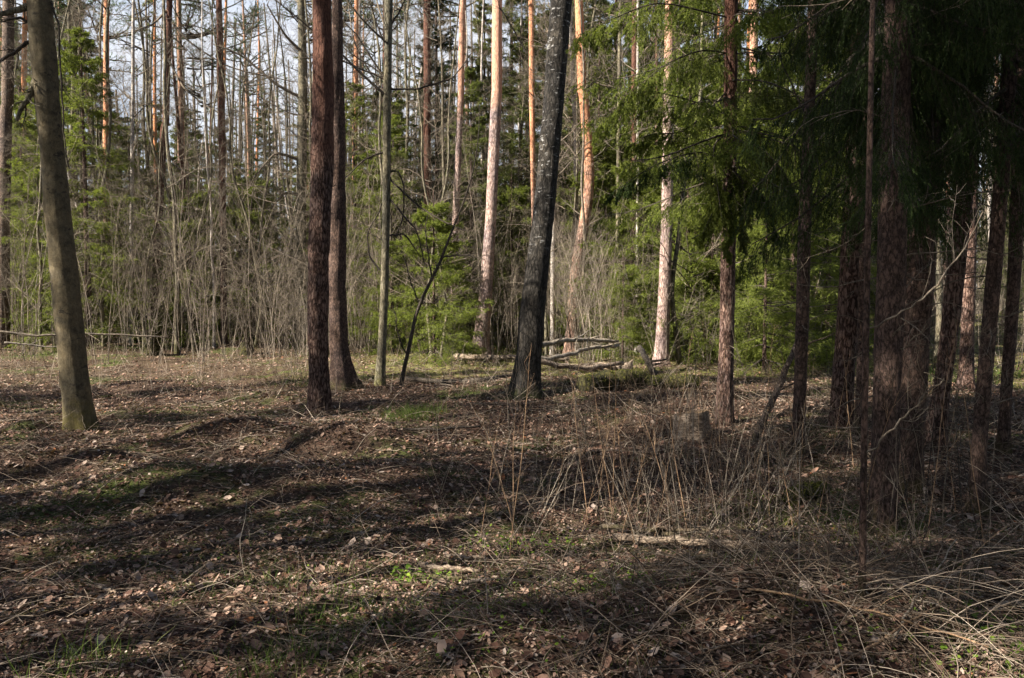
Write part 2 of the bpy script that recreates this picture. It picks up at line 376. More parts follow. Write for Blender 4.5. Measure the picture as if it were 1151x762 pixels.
# ---- crowns (shared meshes, local to the tree's base)
def pine_crown_mesh(h0, h1, rad, seed, n=34, nsec=9, nn=24):
    r = np.random.default_rng(seed); b = MB(); w = MB()
    z = r.uniform(h0, h1, n); t = (z - h0) / (h1 - h0); az = r.uniform(0, 6.28, n)
    L = rad * (1.0 - .65 * t) * r.uniform(.6, 1.1, n)
    D = np.stack([np.cos(az), np.sin(az), .1 + .7 * t], -1)
    P = grow(np.stack([0 * z, 0 * z, z], -1), D, L, 6, .12, .03, r)
    tubes(w, P, np.linspace(.04, .012, 6)[None] * np.ones((n, 1)), 4)
    p, T, tt, _ = along(P, nsec, .3, 1, r)
    P2 = grow(p, swing(T, .9, r), r.uniform(.25, .6, len(p)), 4, .15, .08, r)
    tubes(w, P2, np.linspace(.012, .004, 4)[None], 3)
    spikes(b, P2, nn, .10, .016, .8, r, .2, 1)
    return b.mesh('pine_crown', M['needle_pine']), w.mesh('pine_limbs', M['twig_dark'])

def spruce_crown_mesh(h0, h1, rad, seed, nl=(.075, .014), dens=1.0, mat='needle', dead=0, hang=.5, nsec=16, nter=4, nn=5, top=True, layer=.28):
    """Tiered drooping boughs with needled side shoots; returns foliage and limb meshes."""
    r = np.random.default_rng(seed); b = MB(); w = MB()
    z = []; zz = h0
    while zz < h1 - .3:
        z += [zz] * int(r.integers(4, 7)); zz += layer * r.uniform(.8, 1.2)
    z = np.array(z) + r.uniform(-.08, .08, len(z)); n = len(z)
    t = np.clip((z - h0) / (h1 - h0), 0, 1); az = r.uniform(0, 6.28, n)
    L = rad * (np.clip(1 - t, 0.02, 1) ** .8) * r.uniform(.55, 1.12, n) + .12
    D = np.stack([np.cos(az), np.sin(az), -.15 + .75 * t], -1)
    P = grow(np.stack([0 * z, 0 * z, z], -1), D, L, 8, .05, np.array([0, -.08, -.09, -.06, -.02, .04, .08, .1]), r)
    tubes(w, P, (np.linspace(1, .25, 8)[None] * (.004 + .0055 * L[:, None])), 4)
    p, T, tt, pi = along(P, nsec, .12, 1, r, True)
    side = nrm(np.cross(T, np.array([[0, 0, 1.]]))) * np.where(r.random(len(p)) < .5, -1, 1)[:, None]
    L2 = L[pi] * .34 * (1.15 - tt * .8) * r.uniform(.5, 1.2, len(p)) + .06
    d2 = nrm(T * .75 + side * .8 + r.standard_normal(T.shape) * .12 - np.array([[0, 0, hang * .5]]))
    P2 = grow(p, d2, L2, 5, .06, -.10 * hang, r)
    tubes(w, P2, np.linspace(.004, .0015, 5)[None] * np.ones((len(p), 1)), 3)
    k = max(2, int(nn * 2 * dens)); spikes(b, P2, k + 4, nl[0], nl[1], .75, r, .05, 1)
    spikes(b, P, int(30 * dens) + 6, nl[0], nl[1], .8, r, .35, 1)
    if nter:
        p3, T3, t3, pj = along(P2, nter, .15, .95, r)
        P3 = grow(p3, swing(T3, .7, r) - np.array([[0, 0, hang * .35]]), L2[pj] * .5 * r.uniform(.5, 1.1, len(p3)) + .03, 3, .08, -.1 * hang, r)
        spikes(b, P3, k, nl[0], nl[1], .7, r, 0, 1)
    if dead:
        zd = r.uniform(.6, h0 + 4.5, dead); ad = r.uniform(0, 6.28, dead)
        Pd = grow(np.stack([0 * zd, 0 * zd, zd], -1), np.stack([np.cos(ad), np.sin(ad), 0 * ad - .1], -1), r.uniform(.3, 1.0, dead) * rad * .85, 7, .12, -.06, r)
        tubes(w, Pd, np.linspace(.008, .002, 7)[None] * np.ones((dead, 1)), 3)
        pq, Tq, tq, _ = along(Pd, 9, .2, 1, r)
        Pe = grow(pq, swing(Tq, .8, r), r.uniform(.1, .45, len(pq)), 4, .15, -.03, r)
        tubes(w, Pe, np.linspace(.003, .001, 4)[None] * np.ones((len(pq), 1)), 3)
    return b.mesh('spruce_foliage', M[mat]), w.mesh('spruce_limbs', M['twig'] if dead else M['twig_dark'])

def bare_crown_mesh(h0, h1, rad, seed, mat='twig', n=22, ns=7, nt=5, r0=.02, up=.06, ang=.9):
    r = np.random.default_rng(seed); w = MB()
    z = r.uniform(h0, h1, n); t = (z - h0) / (h1 - h0); az = r.uniform(0, 6.28, n)
    D = np.stack([np.cos(az) * math.sin(ang), np.sin(az) * math.sin(ang), np.full(n, math.cos(ang))], -1)
    L = rad * (1.1 - .6 * t) * r.uniform(.6, 1.2, n)
    P = grow(np.stack([0 * z, 0 * z, z], -1), D, L, 8, .13, up, r)
    tubes(w, P, np.linspace(1, .2, 8)[None] * r0 * (L[:, None] / rad), 4)
    p, T, tt, pi = along(P, ns, .2, 1, r)
    P2 = grow(p, swing(T, .75, r), L[pi] * .4 * r.uniform(.4, 1.1, len(p)), 6, .14, up * .6, r)
    tubes(w, P2, np.linspace(.35, .09, 6)[None] * r0 * np.ones((len(p), 1)), 3)
    p3, T3, t3, pj = along(P2, nt, .15, 1, r)
    P3 = grow(p3, swing(T3, .7, r), rad * .16 * r.uniform(.4, 1.2, len(p3)), 4, .15, up * .5, r)
    tubes(w, P3, np.linspace(.13, .05, 4)[None] * r0 * np.ones((len(p3), 1)), 3)
    return w.mesh('bare_branches', M[mat])

PINE_CROWNS = [pine_crown_mesh(11.5, 18, 2.4, 11), pine_crown_mesh(10.5, 17, 2.0, 12), pine_crown_mesh(12.5, 19, 2.8, 13)]
BARE_CROWNS = [bare_crown_mesh(5.5, 13, 2.6, 21), bare_crown_mesh(4.5, 11, 2.2, 22), bare_crown_mesh(6, 14, 3.0, 23)]

mains = []       # (name for neighbours, px at eye level, depth)
def main_tree(kind, pix, mat, label, cat, H=17, crown=None, group=None, sides=18, flare=.5, base=None, rough=.03, lobes=5, Y=None, curve=0):
    """pix: (px, py, width px) from the base upwards, in photograph pixels."""
    b = gp(pix[0][0], pix[0][1]) if base is None else np.array([*base, float(gh(*base))])
    Y = b[1]
    C = []; R = []
    for px, py, w in pix:
        q = at(px, py, Y); C.append(q - b); R.append(w * .5 * Y / FPX * math.cos(math.atan((px - CXP) / FPX)))
    C[0] = np.array([0, 0, -.02])
    C = np.array(C); R = np.array(R)
    top = C[-1]; sl = (C[-1] - C[-2]) / (C[-1, 2] - C[-2, 2]); r0 = R[-1]
    zs = np.linspace(top[2] + .5, H, 8); f = (zs - top[2]) / (H - top[2])
    ex = np.stack([top[0] + sl[0] * (zs - top[2]) * (1 - .6 * f), top[1] + 0 * zs, zs], -1)
    C = np.vstack([C, ex]); R = np.concatenate([R, r0 * (1 - f * .85)])
    C = np.vstack([[0, 0, -.4], C]); R = np.concatenate([[R[0]], R])
    t = empty(kind, tuple(b), label, cat, group)
    link('trunk', trunk_mesh('trunk', C, R, M[mat], sides, flare, lobes, rough), t)
    if crown:
        for cm, nm in zip(crown, ('crown', 'limbs')):
            o = link(nm, cm, t); 
            o.rotation_euler.z = rng.uniform(0, 6.28)
            zc = 12.0 if H > 14 else 8.0
            o.location = (float(np.interp(zc, C[:, 2], C[:, 0])), 0, 0)
    return t, b, C, R

def dead_branch(t, b, Y, pts, w0, w1, mat='twig_dark', name='branch', twigs=0, dy=0.0, tw=.3):
    """one visible branch of tree t through photograph points."""
    P = np.array([at(px, py, Y + dy * k / max(1, len(pts) - 1)) - b for k, (px, py) in enumerate(pts)])
    x = np.linspace(0, 1, len(P)); q = np.linspace(0, 1, 4 * len(P))
    P = np.stack([np.interp(q, x, P[:, k]) for k in range(3)], -1)
    K = len(P); P[1:-1] = .25 * P[:-2] + .5 * P[1:-1] + .25 * P[2:]; P[1:-1] = .25 * P[:-2] + .5 * P[1:-1] + .25 * P[2:]
    P[1:] += rng.standard_normal((K - 1, 3)) * .006
    m_ = MB(); tubes(m_, P[None], np.linspace(w0, w1, K)[None] * Y / FPX * .5, 6)
    if twigs:
        p, T, tt, _ = along(P[None], twigs, .15, 1)
        P2 = grow(p, swing(T, .8), rng.uniform(.4, 1.2, len(p)) * tw, 5, .14, .02); tubes(m_, P2, np.linspace(w1 * .7, w1 * .25, 5)[None] * Y / FPX * .5 * np.ones((len(p), 1)), 3)
        p, T, tt, _ = along(P2, 4, .2, 1)
        P3 = grow(p, swing(T, .8), rng.uniform(.3, 1.0, len(p)) * tw * .4, 4, .14, .02); tubes(m_, P3, np.linspace(w1 * .4, w1 * .2, 4)[None] * Y / FPX * .5 * np.ones((len(p), 1)), 3)
    return link(name, m_.mesh(name, M[mat], True), t)

def fine_twigs(t, C, R, n, z0, z1, L, mat='twig_dark', droop=-.05, ns=5, name='dead_branch', r0=.006):
    z = rng.uniform(z0, z1, n); az = rng.uniform(0, 6.28, n)
    S = np.stack([np.interp(z, C[:, 2], C[:, 0]), np.interp(z, C[:, 2], C[:, 1]), z], -1)
    P = grow(S, np.stack([np.cos(az), np.sin(az), rng.uniform(-.3, .4, n)], -1), L * rng.uniform(.4, 1.2, n), 7, .12, droop)
    p, T, tt, pi = along(P, ns, .25, 1)
    P2 = grow(p, swing(T, .8), L * .3 * rng.uniform(.3, 1.2, len(p)), 4, .13, droop * .5)
    for k in range(n):      # every dead branch is a part of its own
        m_ = MB(); tubes(m_, P[k:k + 1], np.linspace(r0, r0 * .25, 7)[None], 4)
        tubes(m_, P2[pi == k], np.linspace(r0 * .4, r0 * .15, 4)[None], 3)
        link(name, m_.mesh(name, M[mat]), t)

# ---------------------------------------------------------------- the main trunks of the photograph
# 1 leaning pale trunk at the left edge
A1, a1b, a1C, a1R = main_tree('aspen_tree', [(91, 485, 35), (83, 420, 33), (75, 330, 32), (65, 240, 31), (57, 150, 28), (51, 90, 29), (44, 0, 29)], 'aspen',
    'thick pale grey aspen leaning left with broken branch stubs, moss at its foot', 'tree', 14, (bare_crown_mesh(6.3, 13, 3.4, 31, 'alder', 26),), sides=28, flare=.3, rough=.05)
for pts, w0, w1 in [([(44, 6), (20, 10), (0, 17), (-30, 15)], 9, 3), ([(42, 43), (28, 50), (14, 60), (0, 68), (-25, 78)], 5, 2.5), ([(45, 84), (38, 98), (30, 112), (17, 136)], 10, 3.5),
                    ([(40, 28), (22, 20), (0, 24)], 4, 2), ([(58, 2), (66, 30), (69, 90), (72, 150), (78, 190)], 2.5, 1.2)]:
    dead_branch(A1, a1b, a1b[1], pts, w0, w1, 'alder' if w0 > 6 else 'twig_dark', twigs=5, dy=-.15)
# 2 red-brown pine
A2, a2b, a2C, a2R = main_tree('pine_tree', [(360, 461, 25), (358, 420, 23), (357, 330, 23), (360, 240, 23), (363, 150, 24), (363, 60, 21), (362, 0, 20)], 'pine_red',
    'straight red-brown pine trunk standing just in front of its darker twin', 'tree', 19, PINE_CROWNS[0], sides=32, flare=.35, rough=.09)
fine_twigs(A2, a2C, a2R, 5, 2.5, 4.5, .5)
# 3 its darker twin
A3, a3b, a3C, a3R = main_tree('pine_tree', [(388, 438, 24), (382, 400, 21), (379, 330, 20), (380, 250, 19), (379, 150, 17), (379, 60, 13), (379, 0, 11)], 'spruce',
    'dark rough-barked trunk half hidden behind the red-brown pine, roots spreading right', 'tree', 17, PINE_CROWNS[1], sides=28, flare=.9, rough=.1, lobes=4)
# 4 slim mossy trunk
A4, a4b, a4C, a4R = main_tree('alder_tree', [(426, 433, 12), (429, 400, 10), (432, 330, 9), (434, 250, 9), (435, 130, 9), (437, 0, 9)], 'alder',
    'slim green-grey alder with curved dark twigs, right of the twin pines', 'tree', 13, (BARE_CROWNS[1],), sides=14, flare=.3)
for pts in [[(432, 195), (447, 190), (455, 210), (452, 250), (445, 262)], [(433, 310), (415, 290), (412, 265), (425, 240), (431, 225)], [(436, 60), (425, 30), (415, 0)], [(437, 200), (470, 232), (505, 252), (525, 260)],
            [(435, 220), (452, 240), (470, 262), (478, 300)], [(434, 265), (455, 262), (470, 285)], [(436, 90), (400, 75), (370, 62), (340, 65)], [(438, 100), (470, 100), (510, 88), (530, 60)], [(437, 30), (448, 15), (460, -10)],
            [(433, 170), (410, 178), (388, 200)]]:
    dead_branch(A4, a4b, a4b[1], pts, 2.6, 1.1, 'twig_dark', twigs=6, dy=rng.uniform(-.4, .4))
# 5 bent dark sapling
A5, a5b, a5C, a5R = main_tree('alder_sapling', [(449, 434, 5), (458, 400, 4.5), (466, 360, 4.2), (470, 338, 4), (486, 316, 3.8), (497, 290, 3.2), (504, 268, 2.8), (513, 248, 2.2)], 'twig_dark',
    'thin dark sapling bending right beside the slim mossy alder', 'sapling', 5, None, sides=8, flare=.1)
for pts in [[(470, 338), (462, 318), (455, 290)], [(486, 316), (482, 290), (478, 262), (480, 240)], [(497, 290), (520, 285), (545, 292)], [(458, 400), (448, 380), (444, 350)]]:
    dead_branch(A5, a5b, a5b[1], pts, 2.2, 1, 'twig_dark', twigs=5)
# 6 pine in the sun
A6, a6b, a6C, a6R = main_tree('pine_tree', [(540, 402, 22), (541, 380, 17), (546, 330, 15), (550, 270, 13), (552, 240, 12), (555, 170, 12.5), (558, 110, 12), (559, 60, 11.5), (559, 0, 11)], 'pine_pale',
    'sunlit pinkish pine trunk rising from a dark mossy foot', 'tree', 21, PINE_CROWNS[2], sides=20, flare=.5)
A6b, a6bb, a6bC, _ = main_tree('pine_tree', [(508, 396, 8), (510, 330, 7), (512, 250, 7.5), (515, 180, 7), (518, 90, 7), (520, 0, 6.5)], 'pine_pale',
    'slender pale pine just left of the sunlit pinkish pine', 'tree', 18, PINE_CROWNS[1], sides=12)
# 7 leaning dark birch
A7, a7b, a7C, a7R = main_tree('birch_tree', [(589, 449, 33), (593, 420, 30), (598, 350, 28), (604, 300, 26), (611, 240, 23.5), (618, 170, 23), (623, 100, 23), (627, 50, 23), (631, 0, 23)], 'birch_dark',
    'dark birch leaning right, a few white bark patches above a spreading black foot', 'tree', 17, (bare_crown_mesh(6.5, 16, 3.0, 33, 'twig_dark', 26),), sides=28, flare=.35, rough=.05)
dead_branch(A7, a7b, a7b[1], [(592, 60), (575, 30), (560, 5)], 2, 1, twigs=3)
# 8 orange S-bent pine
A8, a8b, a8C, a8R = main_tree('pine_tree', [(641, 400, 16), (643, 370, 14), (646, 320, 13.5), (651, 280, 13), (658, 245, 12), (663, 205, 11.5), (661, 165, 11), (657, 120, 10.5), (654, 80, 10), (651, 30, 9.5), (650, 0, 9)], 'pine_orange',
    'bright orange pine with a gentle S bend, right of the leaning birch', 'tree', 19, PINE_CROWNS[0], sides=20, flare=.3)
dead_branch(A8, a8b, a8b[1], [(657, 190), (640, 165), (628, 152)], 2.2, 1, 'twig', twigs=3)
A8b, _b, _c, _r = main_tree('birch_tree', [(648, 396, 5), (647, 300, 5), (648, 230, 5), (647, 150, 5), (643, 70, 4.5), (641, 0, 4)], 'birch', 'thin white birch pole close behind the orange pine', 'tree', 13, (BARE_CROWNS[0],), sides=10)
A8c, _b, _c, _r = main_tree('birch_tree', [(621, 400, 5.5), (621, 330, 5), (622, 240, 5), (624, 180, 4.5), (625, 60, 4), (625, 0, 4)], 'birch', 'thin pale pole between the leaning birch and the orange pine', 'tree', 13, (BARE_CROWNS[1],), sides=10)
# 9 grey-pink pine
A9, a9b, a9C, a9R = main_tree('pine_tree', [(743, 412, 18), (744, 390, 15.5), (747, 330, 14), (749, 270, 13), (750, 230, 13), (751, 150, 12.5), (752, 80, 11.5), (753, 0, 11)], 'pine_pale',
    'straight grey-pink pine standing alone in the sun, centre right', 'tree', 21, PINE_CROWNS[1], sides=22, flare=.35)
# 10 pair behind
for k, (pp, mt, lb, kn) in enumerate([
    ([(710, 398, 11), (712, 330, 9), (713, 240, 8), (713, 150, 8), (714, 0, 7)], 'pine_red', 'shaded red pine left of the grey-pink pine', 'pine_tree'),
    ([(716, 399, 5), (716, 330, 4), (717, 200, 3.5), (717, 0, 3)], 'birch', 'thin white stem touching the shaded red pine', 'birch_tree'),
    ([(694, 398, 6), (694, 330, 5), (695, 200, 4.5), (697, 0, 4)], 'alder', 'thin brown pole left of the shaded red pine', 'alder_tree'),
    ([(738, 392, 6), (738, 300, 5), (738, 180, 5), (737, 0, 4)], 'pine_far', 'distant thin red pine left beside the grey-pink pine', 'pine_tree')]):
    main_tree(kn, pp, mt, lb, 'tree', 17, PINE_CROWNS[k % 3] if kn == 'pine_tree' else (BARE_CROWNS[k % 3],), sides=12)
# 11 brown trunk and the pink one behind it
A11, a11b, a11C, a11R = main_tree('spruce_tree', [(814, 478, 20), (815, 440, 18), (817, 380, 17), (818, 300, 17), (820, 230, 16), (821, 120, 15), (822, 0, 14)], 'pine_red',
    'brown spruce trunk under hanging green boughs, stump at its left', 'tree', 15, None, sides=24, flare=.3, rough=.05)
A12, a12b, a12C, a12R = main_tree('pine_tree', [(829, 402, 13), (832, 350, 13), (836, 290, 12), (840, 240, 12), (845, 180, 11), (847, 100, 10), (848, 0, 9)], 'pine_pale',
    'pink flaky pine leaning right close behind the brown spruce trunk', 'tree', 19, PINE_CROWNS[2], sides=18)
# 13 right side
A13, a13b, a13C, a13R = main_tree('spruce_tree', [(896, 512, 15), (899, 450, 15), (902, 350, 15), (904, 260, 15), (909, 150, 13), (914, 0, 12)], 'spruce',
    'slim dark spruce trunk standing alone, third from the right group', 'tree', 14, None, sides=20, flare=.25)
A13['label'] = 'slim dark spruce trunk between the brown spruce and the reddish pair'
fine_twigs(A13, a13C, a13R, 12, 1.0, 4.5, .8, 'twig')
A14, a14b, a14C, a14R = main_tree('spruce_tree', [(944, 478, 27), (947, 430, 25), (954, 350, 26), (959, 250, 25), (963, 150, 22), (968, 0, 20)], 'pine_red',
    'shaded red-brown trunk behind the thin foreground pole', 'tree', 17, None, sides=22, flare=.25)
fine_twigs(A14, a14C, a14R, 16, .8, 4.5, .9, 'twig')
A14b, _b, _C, _R = main_tree('spruce_tree', [(966, 482, 11), (968, 400, 10), (970, 300, 10), (974, 150, 9), (976, 0, 8)], 'spruce', 'thin dark trunk tight beside the shaded red-brown trunk', 'tree', 13, None, sides=14, base=None)
A15, a15b, a15C, a15R = main_tree('alder_pole', [(969, 676, 9), (970, 600, 8.5), (971, 500, 8), (973, 400, 8), (975, 300, 7.5), (977, 200, 7), (979, 80, 6.5), (981, 0, 6)], 'spruce',
    'thin straight foreground pole left of the big double spruce', 'tree', 6.5, (bare_crown_mesh(2.6, 6.2, 1.1, 35, 'twig_dark', 12, 5, 3, .009),), sides=10, flare=.15)
A16, a16b, a16C, a16R = main_tree('spruce_tree', [(993, 602, 31), (994, 540, 31), (996, 450, 32), (1000, 350, 33), (1004, 250, 33), (1007, 120, 32), (1010, 0, 31)], 'spruce',
    'thick flaky spruce trunk nearest the camera, front of the double trunk', 'tree', 15, None, sides=32, flare=.25, rough=.06)
A17, a17b, a17C, a17R = main_tree('spruce_tree', [(1021, 552, 32), (1023, 500, 31), (1026, 420, 34), (1032, 320, 37), (1037, 220, 38), (1040, 120, 38), (1043, 0, 36)], 'spruce',
    'thick dark spruce trunk, rear one of the double trunk', 'tree', 16, None, sides=32, flare=.3, rough=.06)
A18, a18b, a18C, a18R = main_tree('pine_tree', [(1050, 500, 22), (1056, 460, 20), (1064, 400, 21), (1072, 330, 21), (1081, 240, 21), (1089, 150, 24), (1098, 60, 25), (1104, 0, 25)], 'pine_red',
    'red-footed pine leaning right beyond the double trunk', 'tree', 18, PINE_CROWNS[0], sides=24, flare=.5, rough=.06)
A19, a19b, a19C, a19R = main_tree('spruce_tree', [(1097, 578, 21), (1099, 520, 18), (1104, 450, 18), (1112, 370, 18), (1121, 260, 18), (1131, 140, 18), (1139, 0, 17)], 'spruce',
    'dark slender spruce leaning right, between the red-footed pine and the frame edge', 'tree', 14, None, sides=22)
A20, a20b, a20C, a20R = main_tree('spruce_tree', [(1127, 510, 14), (1130, 450, 14), (1138, 350, 15), (1143, 250, 17), (1148, 120, 18), (1152, 0, 18)], 'spruce',
    'dark trunk nearest the right frame edge', 'tree', 15, None, sides=20)
A21, a21b, a21C, a21R = main_tree('pine_tree', [(1086, 436, 17), (1088, 350, 16), (1091, 240, 15), (1094, 120, 15), (1097, 0, 14)], 'pine_red',
    'pale red sunlit pine seen behind the leaning red-footed pine', 'tree', 19, PINE_CROWNS[1], sides=16)
for t_, C_, R_, n_ in ((A16, a16C, a16R, 22), (A17, a17C, a17R, 26), (A19, a19C, a19R, 20), (A18, a18C, a18R, 12), (A20, a20C, a20R, 18), (A11, a11C, a11R, 8)):
    fine_twigs(t_, C_, R_, n_, .7, 4.6, .8, 'twig', -.03)
# long pale dead branches crossing the double trunk
for t_, b_, pts, w0, w1 in [(A15, a15b, [(972, 372), (1010, 352), (1045, 330), (1070, 300), (1090, 268), (1105, 240)], 3.2, 1.4), (A16, a16b, [(1000, 310), (1030, 312), (1048, 320)], 2, 1), (A16, a16b, [(995, 395), (1020, 390), (1040, 365)], 2, 1),
                            (A15, a15b, [(970, 510), (1000, 485), (1030, 455), (1062, 425)], 3.6, 1.6), (A19, a19b, [(1105, 365), (1130, 355), (1160, 345)], 2.6, 1.4), (A19, a19b, [(1101, 470), (1125, 450), (1160, 438)], 2.4, 1.2),
                            (A13, a13b, [(905, 240), (925, 200), (905, 130), (875, 60)], 3, 1.6)]:
    dead_branch(t_, b_, b_[1], pts, w0 * .8, w1, 'twig' if t_ is not A13 else 'twig_dark', twigs=5, dy=rng.uniform(-.3, .2))
# left background pines that read singly
LB = [([(3, 392, 16), (4, 250, 15), (7, 120, 14), (10, 0, 14)], 'spruce_pale', 'scaly lilac-grey pine at the left frame edge behind the aspen', 'pine_tree'),
      ([(120, 385, 8), (120, 240, 7), (119, 150, 7), (119, 60, 7), (120, 0, 6.5)], 'pine_orange', 'slim orange pine right behind the leaning aspen', 'pine_tree'),
      ([(147, 388, 4.5), (148, 240, 4.5), (149, 130, 4), (150, 0, 3.5)], 'birch', 'thin white birch between two slim orange pines', 'birch_tree'),
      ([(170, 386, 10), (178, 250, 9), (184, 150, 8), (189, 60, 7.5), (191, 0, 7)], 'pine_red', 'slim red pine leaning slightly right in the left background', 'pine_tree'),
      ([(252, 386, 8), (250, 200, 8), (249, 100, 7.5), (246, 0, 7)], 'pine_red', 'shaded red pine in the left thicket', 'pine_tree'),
      ([(338, 390, 14), (338, 250, 12), (340, 130, 11), (341, 60, 10), (338, 0, 8)], 'alder', 'grey forked trunk left of the red-brown pine', 'alder_tree'),
      ([(398, 388, 6), (398, 250, 6), (399, 150, 6), (401, 0, 5)], 'pine_orange', 'slim orange pine seen right of the twin trunks', 'pine_tree'),
      ([(403, 386, 4), (403, 250, 4), (404, 100, 3.5), (404, 0, 3)], 'birch', 'hair-thin white birch right of the twin trunks', 'birch_tree'),
      ([(482, 388, 8), (481, 250, 8), (480, 120, 8), (480, 0, 8)], 'pine_red', 'red pine in front of the dark narrow spruce', 'pine_tree'),
      ([(602, 392, 5), (600, 250, 5), (598, 120, 6), (597, 0, 6)], 'pine_orange', 'slim orange pine just left of the leaning birch', 'pine_tree')]
for k, (pp, mt, lb, kn) in enumerate(LB):
    t_, b_, C_, R_ = main_tree(kn, pp, mt, lb, 'tree', 19 if kn == 'pine_tree' else 14, PINE_CROWNS[k % 3] if kn == 'pine_tree' else (BARE_CROWNS[k % 3],), sides=12, flare=.2)
    if k == 3:
        for pts in ([(186, 60), (205, 98), (235, 122), (268, 134)], [(188, 20), (215, 50), (262, 78), (330, 92)], [(180, 160), (200, 190), (240, 205), (300, 210)], [(189, 10), (170, 30), (140, 38)]):
            dead_branch(t_, b_, b_[1], pts, 2.6, 1.0, 'twig_dark' if pts[0][1] == 20 else 'twig', twigs=9, dy=-1.0, tw=.9)
    if k == 5:
        for pts in ([(340, 60), (320, 40), (300, 5)], [(340, 110), (310, 95), (270, 60), (240, 50)], [(338, 180), (310, 170), (285, 200)], [(339, 140), (360, 110), (392, 90)], [(338, 220), (320, 215), (300, 240)]):
            dead_branch(t_, b_, b_[1], pts, 4, 1.2, 'twig', twigs=9, dy=-.8, tw=.9)
    if k in (5, 8, 1, 4): fine_twigs(t_, C_, R_, 14, 2, 8, 1.0, 'twig')

# ---------------------------------------------------------------- near spruce boughs (upper right)
near_cr = spruce_crown_mesh(4.3, 13, 2.0, 41, (.036, .0085), 1.3, 'needle_near', 0, 1.1, 24, 6, 8, layer=.46)
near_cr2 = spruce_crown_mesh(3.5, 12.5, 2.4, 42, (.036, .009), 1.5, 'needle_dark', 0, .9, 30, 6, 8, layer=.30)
def put_crown(t, C, cm, z=0., s=1., rz=None, ref=6):
    for m_, nm in zip(cm, ('crown', 'limbs')):
        o = link(nm, m_, t); o.rotation_euler.z = rng.uniform(0, 6.28) if rz is None else rz
        o.scale = (s, s, 1); o.location = (float(np.interp(ref, C[:, 2], C[:, 0])), float(np.interp(ref, C[:, 2], C[:, 1])), z)
put_crown(A11, a11C, near_cr, -1.15, .95, .6, 4)
put_crown(A13, a13C, near_cr, 1.2, .5, 2.0, 5)
put_crown(A14, a14C, near_cr, .3, .6, 4.1, 5)
put_crown(A16, a16C, near_cr2, -.5, .42, 1.0, 4)
put_crown(A17, a17C, near_cr2, -.6, .55, 3.0, 4)
put_crown(A19, a19C, near_cr2, -.5, .5, 5.0, 4)
put_crown(A20, a20C, near_cr2, -.3, .6, 2.2, 4)
# drooping single boughs hung in front at px 640-880
def bough(t, b, start, Y, pts, seed, mat, n2=46, nl=(.032, .008), L2=.42, name='bough'):
    r = np.random.default_rng(seed)
    P = np.array([at(px, py, Y + d) - b for px, py, d in pts]); x = np.linspace(0, 1, len(P)); q = np.linspace(0, 1, 12)
    P = np.stack([np.interp(q, x, P[:, k]) for k in range(3)], -1)
    P[1:-1] = .25 * P[:-2] + .5 * P[1:-1] + .25 * P[2:]
    m_ = MB(); w = MB(); P = P[None]
    tubes(w, P, np.linspace(.012, .003, 12)[None], 5)
    p, T, tt, _ = along(P, n2, .1, 1, r, True)
    side = nrm(np.cross(T, np.array([[0, 0, 1.]]))) * np.where(r.random(len(p)) < .5, -1, 1)[:, None]
    L = L2 * (1.1 - .7 * tt) * r.uniform(.6, 1.2, len(p))
    P2 = grow(p, T * .55 + side * .6 - np.array([[0, 0, .65]]), L, 6, .07, -.12, r)
    tubes(w, P2, np.linspace(.003, .001, 6)[None] * np.ones((len(p), 1)), 3)
    spikes(m_, P2, 46, nl[0], nl[1], .75, r); spikes(m_, P, 160, nl[0], nl[1], .8, r, .3, 1)
    p3, T3, t3, pj = along(P2, 8, .1, .95, r)
    P3 = grow(p3, swing(T3, .65, r) - np.array([[0, 0, .3]]), L[pj] * .45 * r.uniform(.5, 1.1, len(p3)), 4, .08, -.1, r)
    spikes(m_, P3, 26, nl[0], nl[1], .7, r)
    o = link(name, m_.mesh(name, M[mat]), t); link('stem', w.mesh('stem', M['twig_dark']), o)
Yb = a11b[1]
for sd, (pts, mat, l2) in enumerate([
    ([(818, 60, 0), (790, 55, -.4), (750, 70, -.8), (700, 110, -1.0)], 'needle_sunlit', .5), ([(820, 130, 0), (770, 110, -.3), (720, 100, -.5), (672, 140, -.5)], 'needle_sunlit', .5),
    ([(820, 175, 0), (780, 170, -.5), (735, 185, -.9), (690, 215, -1.1)], 'needle_dark', .4), ([(820, 220, 0), (812, 222, -.5), (800, 240, -.8), (790, 262, -.9)], 'needle_sunlit', .35),
    ([(820, 165, 0), (850, 160, -.6), (880, 190, -.9), (900, 235, -1.0)], 'needle', .45), ([(820, 20, 0), (740, 0, -.5), (690, 20, -.7), (650, 40, -.7)], 'needle_sunlit', .55),
    ([(820, 150, 0), (800, 160, -.6), (805, 200, -.9), (812, 250, -1.0), (818, 285, -1.05)], 'needle_sunlit', .32), ([(820, 190, 0), (835, 200, -.5), (838, 235, -.8), (835, 275, -.85)], 'needle', .28), ([(820, 100, 0), (770, 150, -.2), (730, 150, -.3), (705, 165, -.3)], 'needle_sunlit', .4), ([(820, 200, 0), (845, 205, -.6), (862, 225, -.9), (872, 262, -1.0)], 'needle_dark', .35), ([(820, 90, 0), (860, 90, -.8), (905, 110, -1.2), (940, 160, -1.3)], 'needle', .5),
    ([(820, 215, 0), (806, 212, -.3), (822, 235, -.6), (825, 262, -.7)], 'needle_sunlit', .3)]):
    bough(A11, a11b, None, Yb, pts, 500 + sd, mat, L2=l2)

